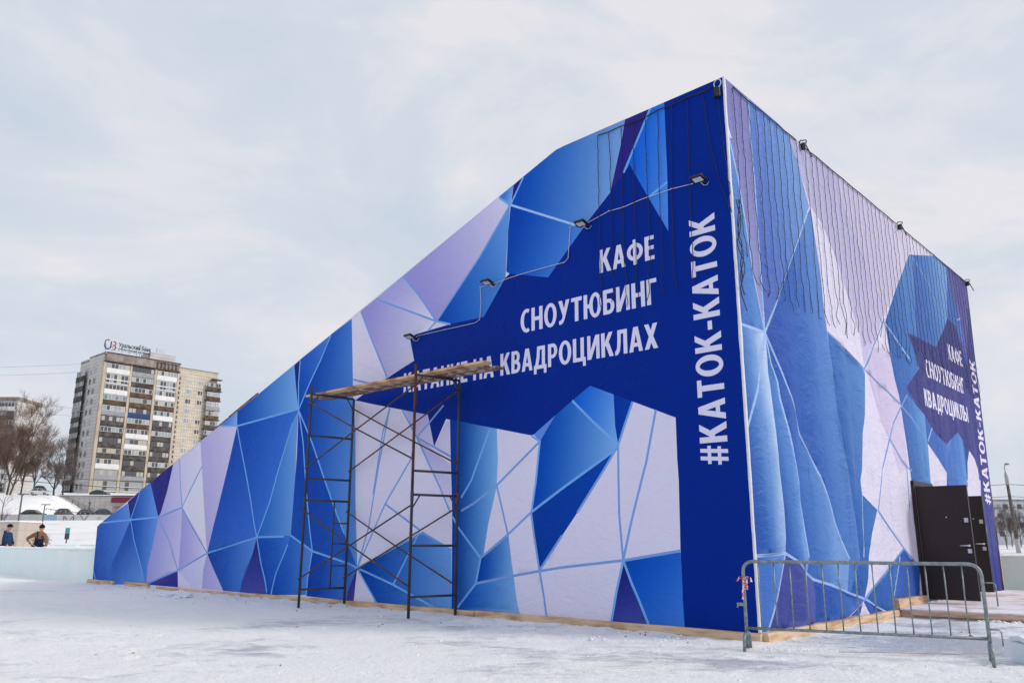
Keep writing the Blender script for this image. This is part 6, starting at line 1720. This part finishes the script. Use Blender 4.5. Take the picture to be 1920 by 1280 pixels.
def hand(pts, edges, wrist, d, side, curl):
    """palm and five fingers as chains continuing from the wrist vertex"""
    w = Vector(pts[wrist][:3]); d = Vector(d).normalized(); s = Vector(side).normalized(); c = Vector(curl).normalized()
    palm = w + d * 0.05
    pts.append((*palm, (0.040, 0.022))); ip = len(pts) - 1; edges.append((wrist, ip))
    for k, L in enumerate((0.070, 0.080, 0.075, 0.060)):
        base = palm + s * (0.027 - 0.018 * k) + d * 0.035
        mid = base + d * L * 0.5 + c * L * 0.25; tip = mid + d * L * 0.15 + c * L * 0.5
        o = len(pts); pts += [(*base, 0.010), (*mid, 0.009), (*tip, 0.008)]; edges += [(ip, o), (o, o + 1), (o + 1, o + 2)]
    o = len(pts); th = palm + s * 0.045; pts += [(*th, 0.011), (*(th + d * 0.03 + c * 0.03), 0.009)]; edges += [(ip, o), (o, o + 1)]
def person(loc, rz, label, J, coat, legs_mat, cap, hood, bib, gloves):
    t = thing("person", loc, label, "person", "workers behind the ice wall", rz)
    P_ = lambda k, r: (*J[k], r)
    pts = [P_('pelvis', 0.13), P_('waist', 0.125), P_('chest', 0.15), P_('neck0', 0.075), P_('neck1', 0.055), P_('head0', (0.075, 0.085)), P_('head1', (0.085, 0.10)), P_('head2', 0.055),
           P_('shl', 0.075), P_('ell', 0.046), P_('wrl', 0.032), P_('shr', 0.075), P_('elr', 0.046), P_('wrr', 0.032),
           P_('hil', 0.10), P_('knl', 0.062), P_('anl', 0.042), P_('tol', 0.035), P_('hir', 0.10), P_('knr', 0.062), P_('anr', 0.042), P_('tor', 0.035)]
    ed = [(0, 1), (1, 2), (2, 3), (3, 4), (4, 5), (5, 6), (6, 7), (2, 8), (8, 9), (9, 10), (2, 11), (11, 12), (12, 13), (0, 14), (14, 15), (15, 16), (16, 17), (0, 18), (18, 19), (19, 20), (20, 21)]
    for wr, el, in ((10, 9), (13, 12)):
        dv = Vector(pts[wr][:3]) - Vector(pts[el][:3])
        sd = dv.cross(Vector((0, 0, 1)));  sd = sd if sd.length > 1e-3 else Vector((0, 1, 0))
        hand(pts, ed, wr, dv, sd, Vector((0.3, 0, -1)))
    skin("body", pts, ed, SKIN, t, 2)
    # clothes follow the same skeleton, a little thicker
    cp_ = [P_('waist', 0.165), P_('hem', 0.175), P_('chest', 0.185), P_('neck0', 0.10), P_('shl', 0.10), P_('ell', 0.066), P_('cul', 0.05), P_('shr', 0.10), P_('elr', 0.066), P_('cur', 0.05)]
    ce = [(0, 1), (0, 2), (2, 3), (2, 4), (4, 5), (5, 6), (2, 7), (7, 8), (8, 9)]
    skin("jacket" if hood else "sweater", cp_, ce, coat, t, 2)
    lp = [P_('pelvis', 0.165), P_('hil', 0.115), P_('knl', 0.082), P_('anl', 0.066), P_('hir', 0.115), P_('knr', 0.082), P_('anr', 0.066)]
    skin("trousers", lp, [(0, 1), (1, 2), (2, 3), (0, 4), (4, 5), (5, 6)], legs_mat, t, 2)
    for s in 'lr':
        a, o = Vector(J['an' + s]), Vector(J['to' + s])
        skin("boot", [(*(a + UP * 0.09), 0.06), (*a, 0.058), (*(a + (o - a) * 0.4), 0.055), (*(o + (o - a) * 0.15), 0.045)], [(0, 1), (1, 2), (2, 3)], M['boot'], t, 2)
    h0, h1, h2 = Vector(J['head0']), Vector(J['head1']), Vector(J['head2'])
    fw_ = Vector(J['face']).normalized(); sd = UP.cross(fw_).normalized()
    b = MB()
    c = h1 + UP * 0.035 - fw_ * 0.012
    vs, fs = [], []
    for i in range(7):
        a = i / 6 * 1.75
        for k in range(16):
            g = 2 * math.pi * k / 16
            rr_ = 0.118 * math.sin(max(a, 0.02)) * (1.0 + 0.02 * (k % 2)) + (0.008 if i >= 5 else 0)
            vs.append(c + (fw_ * math.cos(g) * 1.08 + sd * math.sin(g) * 0.92) * rr_ + UP * (0.115 * math.cos(a)))
    for i in range(6):
        for k in range(16): fs.append((i * 16 + k, i * 16 + (k + 1) % 16, (i + 1) * 16 + (k + 1) % 16, (i + 1) * 16 + k))
    fs.append(tuple(range(15, -1, -1)))
    b.add(vs, fs, True); b.build("knit_cap", cap, t)
    b = MB()
    b.sphere(h1 + fw_ * 0.105 - UP * 0.045, 0.017, 1, 1, 1.5, 7, 5)
    for q in (-1, 1): b.sphere(h1 + sd * q * 0.088 - UP * 0.04, 0.026, 0.6, 0.8, 1.2, 7, 5)
    b.build("nose_and_ears", SKIN, t)
    b = MB()
    for q in (-1, 1): b.sphere(h1 + fw_ * 0.092 + sd * q * 0.034 - UP * 0.018, 0.012, 1, 1, 0.8, 6, 4)
    b.build("eyes", M['beanie'], t)
    b = MB(); b.tube([h1 + fw_ * 0.088 + sd * q * 0.026 - UP * 0.098 for q in (-1, 0, 1)], 0.007, 5); b.build("mouth", mat("lips", lin((160, 92, 84)), 0.6), t)
    if hood:
        n0 = Vector(J['neck0'])
        skin("hood", [(*(n0 - fw_ * 0.10 + UP * 0.00), 0.10), (*(n0 - fw_ * 0.15 + sd * 0.12 - UP * 0.03), 0.075), (*(n0 - fw_ * 0.15 - sd * 0.12 - UP * 0.03), 0.075), (*(n0 - fw_ * 0.17 + UP * 0.05), 0.07)], [(0, 1), (0, 2), (0, 3)], coat, t, 2)
    if bib:
        ch, ws = Vector(J['chest']), Vector(J['waist'])
        skin("bib", [(*(ws + fw_ * 0.06), (0.185, 0.16)), (*(ch + fw_ * 0.085 - UP * 0.06), (0.17, 0.15)), (*(Vector(J['pelvis']) + fw_ * 0.02), 0.17)], [(0, 1), (0, 2)], M['navy'], t, 2)
        for q in (-1, 1):
            b = MB(); b.tube([ch + fw_ * 0.18 + sd * 0.08 * q - UP * 0.02, ch + fw_ * 0.10 + sd * 0.10 * q + UP * 0.15, ch - fw_ * 0.02 + sd * 0.09 * q + UP * 0.19, ch - fw_ * 0.17 + sd * 0.07 * q + UP * 0.05], 0.022, 6); b.build("strap", M['navy'], t)
    if gloves:
        for s in 'lr':
            w_, e_ = Vector(J['wr' + s]), Vector(J['el' + s]); d = (w_ - e_).normalized()
            skin("glove", [(*(w_ - d * 0.04), 0.048), (*(w_ + d * 0.05), 0.052), (*(w_ + d * 0.11 - UP * 0.03), 0.042), (*(w_ + d * 0.05 + UP * 0.045 + d * 0.03), 0.022)], [(0, 1), (1, 2), (1, 3)], M['glove'], t, 2)
    return t
# figure axes: x = the photo's right, y = away, z = up (metres above the feet)
J1 = dict(pelvis=(0, 0, 0.95), waist=(0.0, 0, 1.10), hem=(0, 0, 0.86), chest=(0.01, 0, 1.34), neck0=(0.03, 0, 1.50), neck1=(0.06, 0, 1.57), head0=(0.09, -0.02, 1.63), head1=(0.10, -0.02, 1.70), head2=(0.09, -0.02, 1.79), face=(0.85, -0.5, 0),
          shl=(0.05, -0.20, 1.44), ell=(0.10, -0.27, 1.16), cul=(0.20, -0.24, 0.97), wrl=(0.22, -0.23, 0.94), shr=(0.02, 0.20, 1.43), elr=(0.08, 0.26, 1.16), cur=(0.22, 0.22, 0.98), wrr=(0.24, 0.22, 0.95),
          hil=(0.0, -0.10, 0.88), knl=(0.03, -0.11, 0.48), anl=(0.0, -0.12, 0.09), tol=(0.15, -0.13, 0.04), hir=(0.0, 0.10, 0.88), knr=(0.0, 0.11, 0.48), anr=(-0.05, 0.12, 0.09), tor=(0.10, 0.13, 0.04))
person(Vector((-21.58, 36.0, 0.12)), 0.0, "man in a dark blue hooded jacket and black knit cap standing behind the ice wall", J1, M['jacket'], M['navy'], M['beanie'], True, False, False)
J2 = dict(pelvis=(-0.05, 0, 0.95), waist=(-0.03, -0.02, 1.10), hem=(-0.05, 0, 0.90), chest=(0.02, -0.07, 1.34), neck0=(0.06, -0.10, 1.50), neck1=(0.09, -0.13, 1.56), head0=(0.12, -0.17, 1.61), head1=(0.13, -0.18, 1.68), head2=(0.12, -0.17, 1.77), face=(0.45, -0.85, -0.2),
          shl=(-0.18, -0.04, 1.43), ell=(-0.50, -0.10, 1.23), cul=(-0.28, -0.28, 1.09), wrl=(-0.24, -0.30, 1.06), shr=(0.22, -0.08, 1.40), elr=(0.42, -0.16, 1.14), cur=(0.44, -0.28, 0.90), wrr=(0.44, -0.30, 0.86),
          hil=(-0.14, 0.0, 0.88), knl=(-0.20, -0.10, 0.48), anl=(-0.22, 0.0, 0.09), tol=(-0.24, -0.16, 0.04), hir=(0.05, 0.0, 0.88), knr=(0.12, -0.10, 0.48), anr=(0.16, 0.02, 0.09), tor=(0.20, -0.13, 0.04))
pw = Vector((-20.15, 36.0, 0.12))
person(pw, 0.0, "man in a striped brown sweater, navy bib overalls and black cap bending with a shovel", J2, M['sweater'], M['navy'], M['beanie'], False, True, True)
sv = thing("shovel", pw + Vector((0.1, -0.36, 0.98)), "wooden handled shovel held by the man in the striped sweater", "shovel")
b = MB(); b.tube([Vector((-0.42, 0.02, 0.14)), Vector((0.95, -0.05, -0.62))], 0.018, 8); b.build("handle", M['timber'], sv)
b = MB()
vs = [Vector((0.93 + 0.30 * s, -0.06 + 0.13 * q, -0.62 - 0.17 * s + 0.03 * abs(q))) for s in (0, 0.35, 0.7, 1.0) for q in (-1, -0.4, 0.4, 1)]
b.add(vs + [v + UP * 0.012 for v in vs], [(r * 4 + c_, r * 4 + c_ + 1, r * 4 + c_ + 5, r * 4 + c_ + 4) for r in range(3) for c_ in range(3)] + [(16 + r * 4 + c_, 16 + r * 4 + c_ + 4, 16 + r * 4 + c_ + 5, 16 + r * 4 + c_ + 1) for r in range(3) for c_ in range(3)])
b.build("blade", M['mast'], sv)
# light wooden sawhorse legs between the men
t = thing("wooden_trestle", Vector((-21.0, 37.2, 0.1)), "pale wooden trestle standing between the two men", "trestle")
b = MB()
for x in (-0.14, 0.10): b.tube([Vector((x, 0, 0)), Vector((x * 0.7, 0, 1.32))], 0.035, 4)
b.build("leg", M['timber'], t)
b = MB(); b.box((-0.2, -0.04, 1.18), (0.2, 0.04, 1.26)); b.build("crossbar", M['timber'], t)
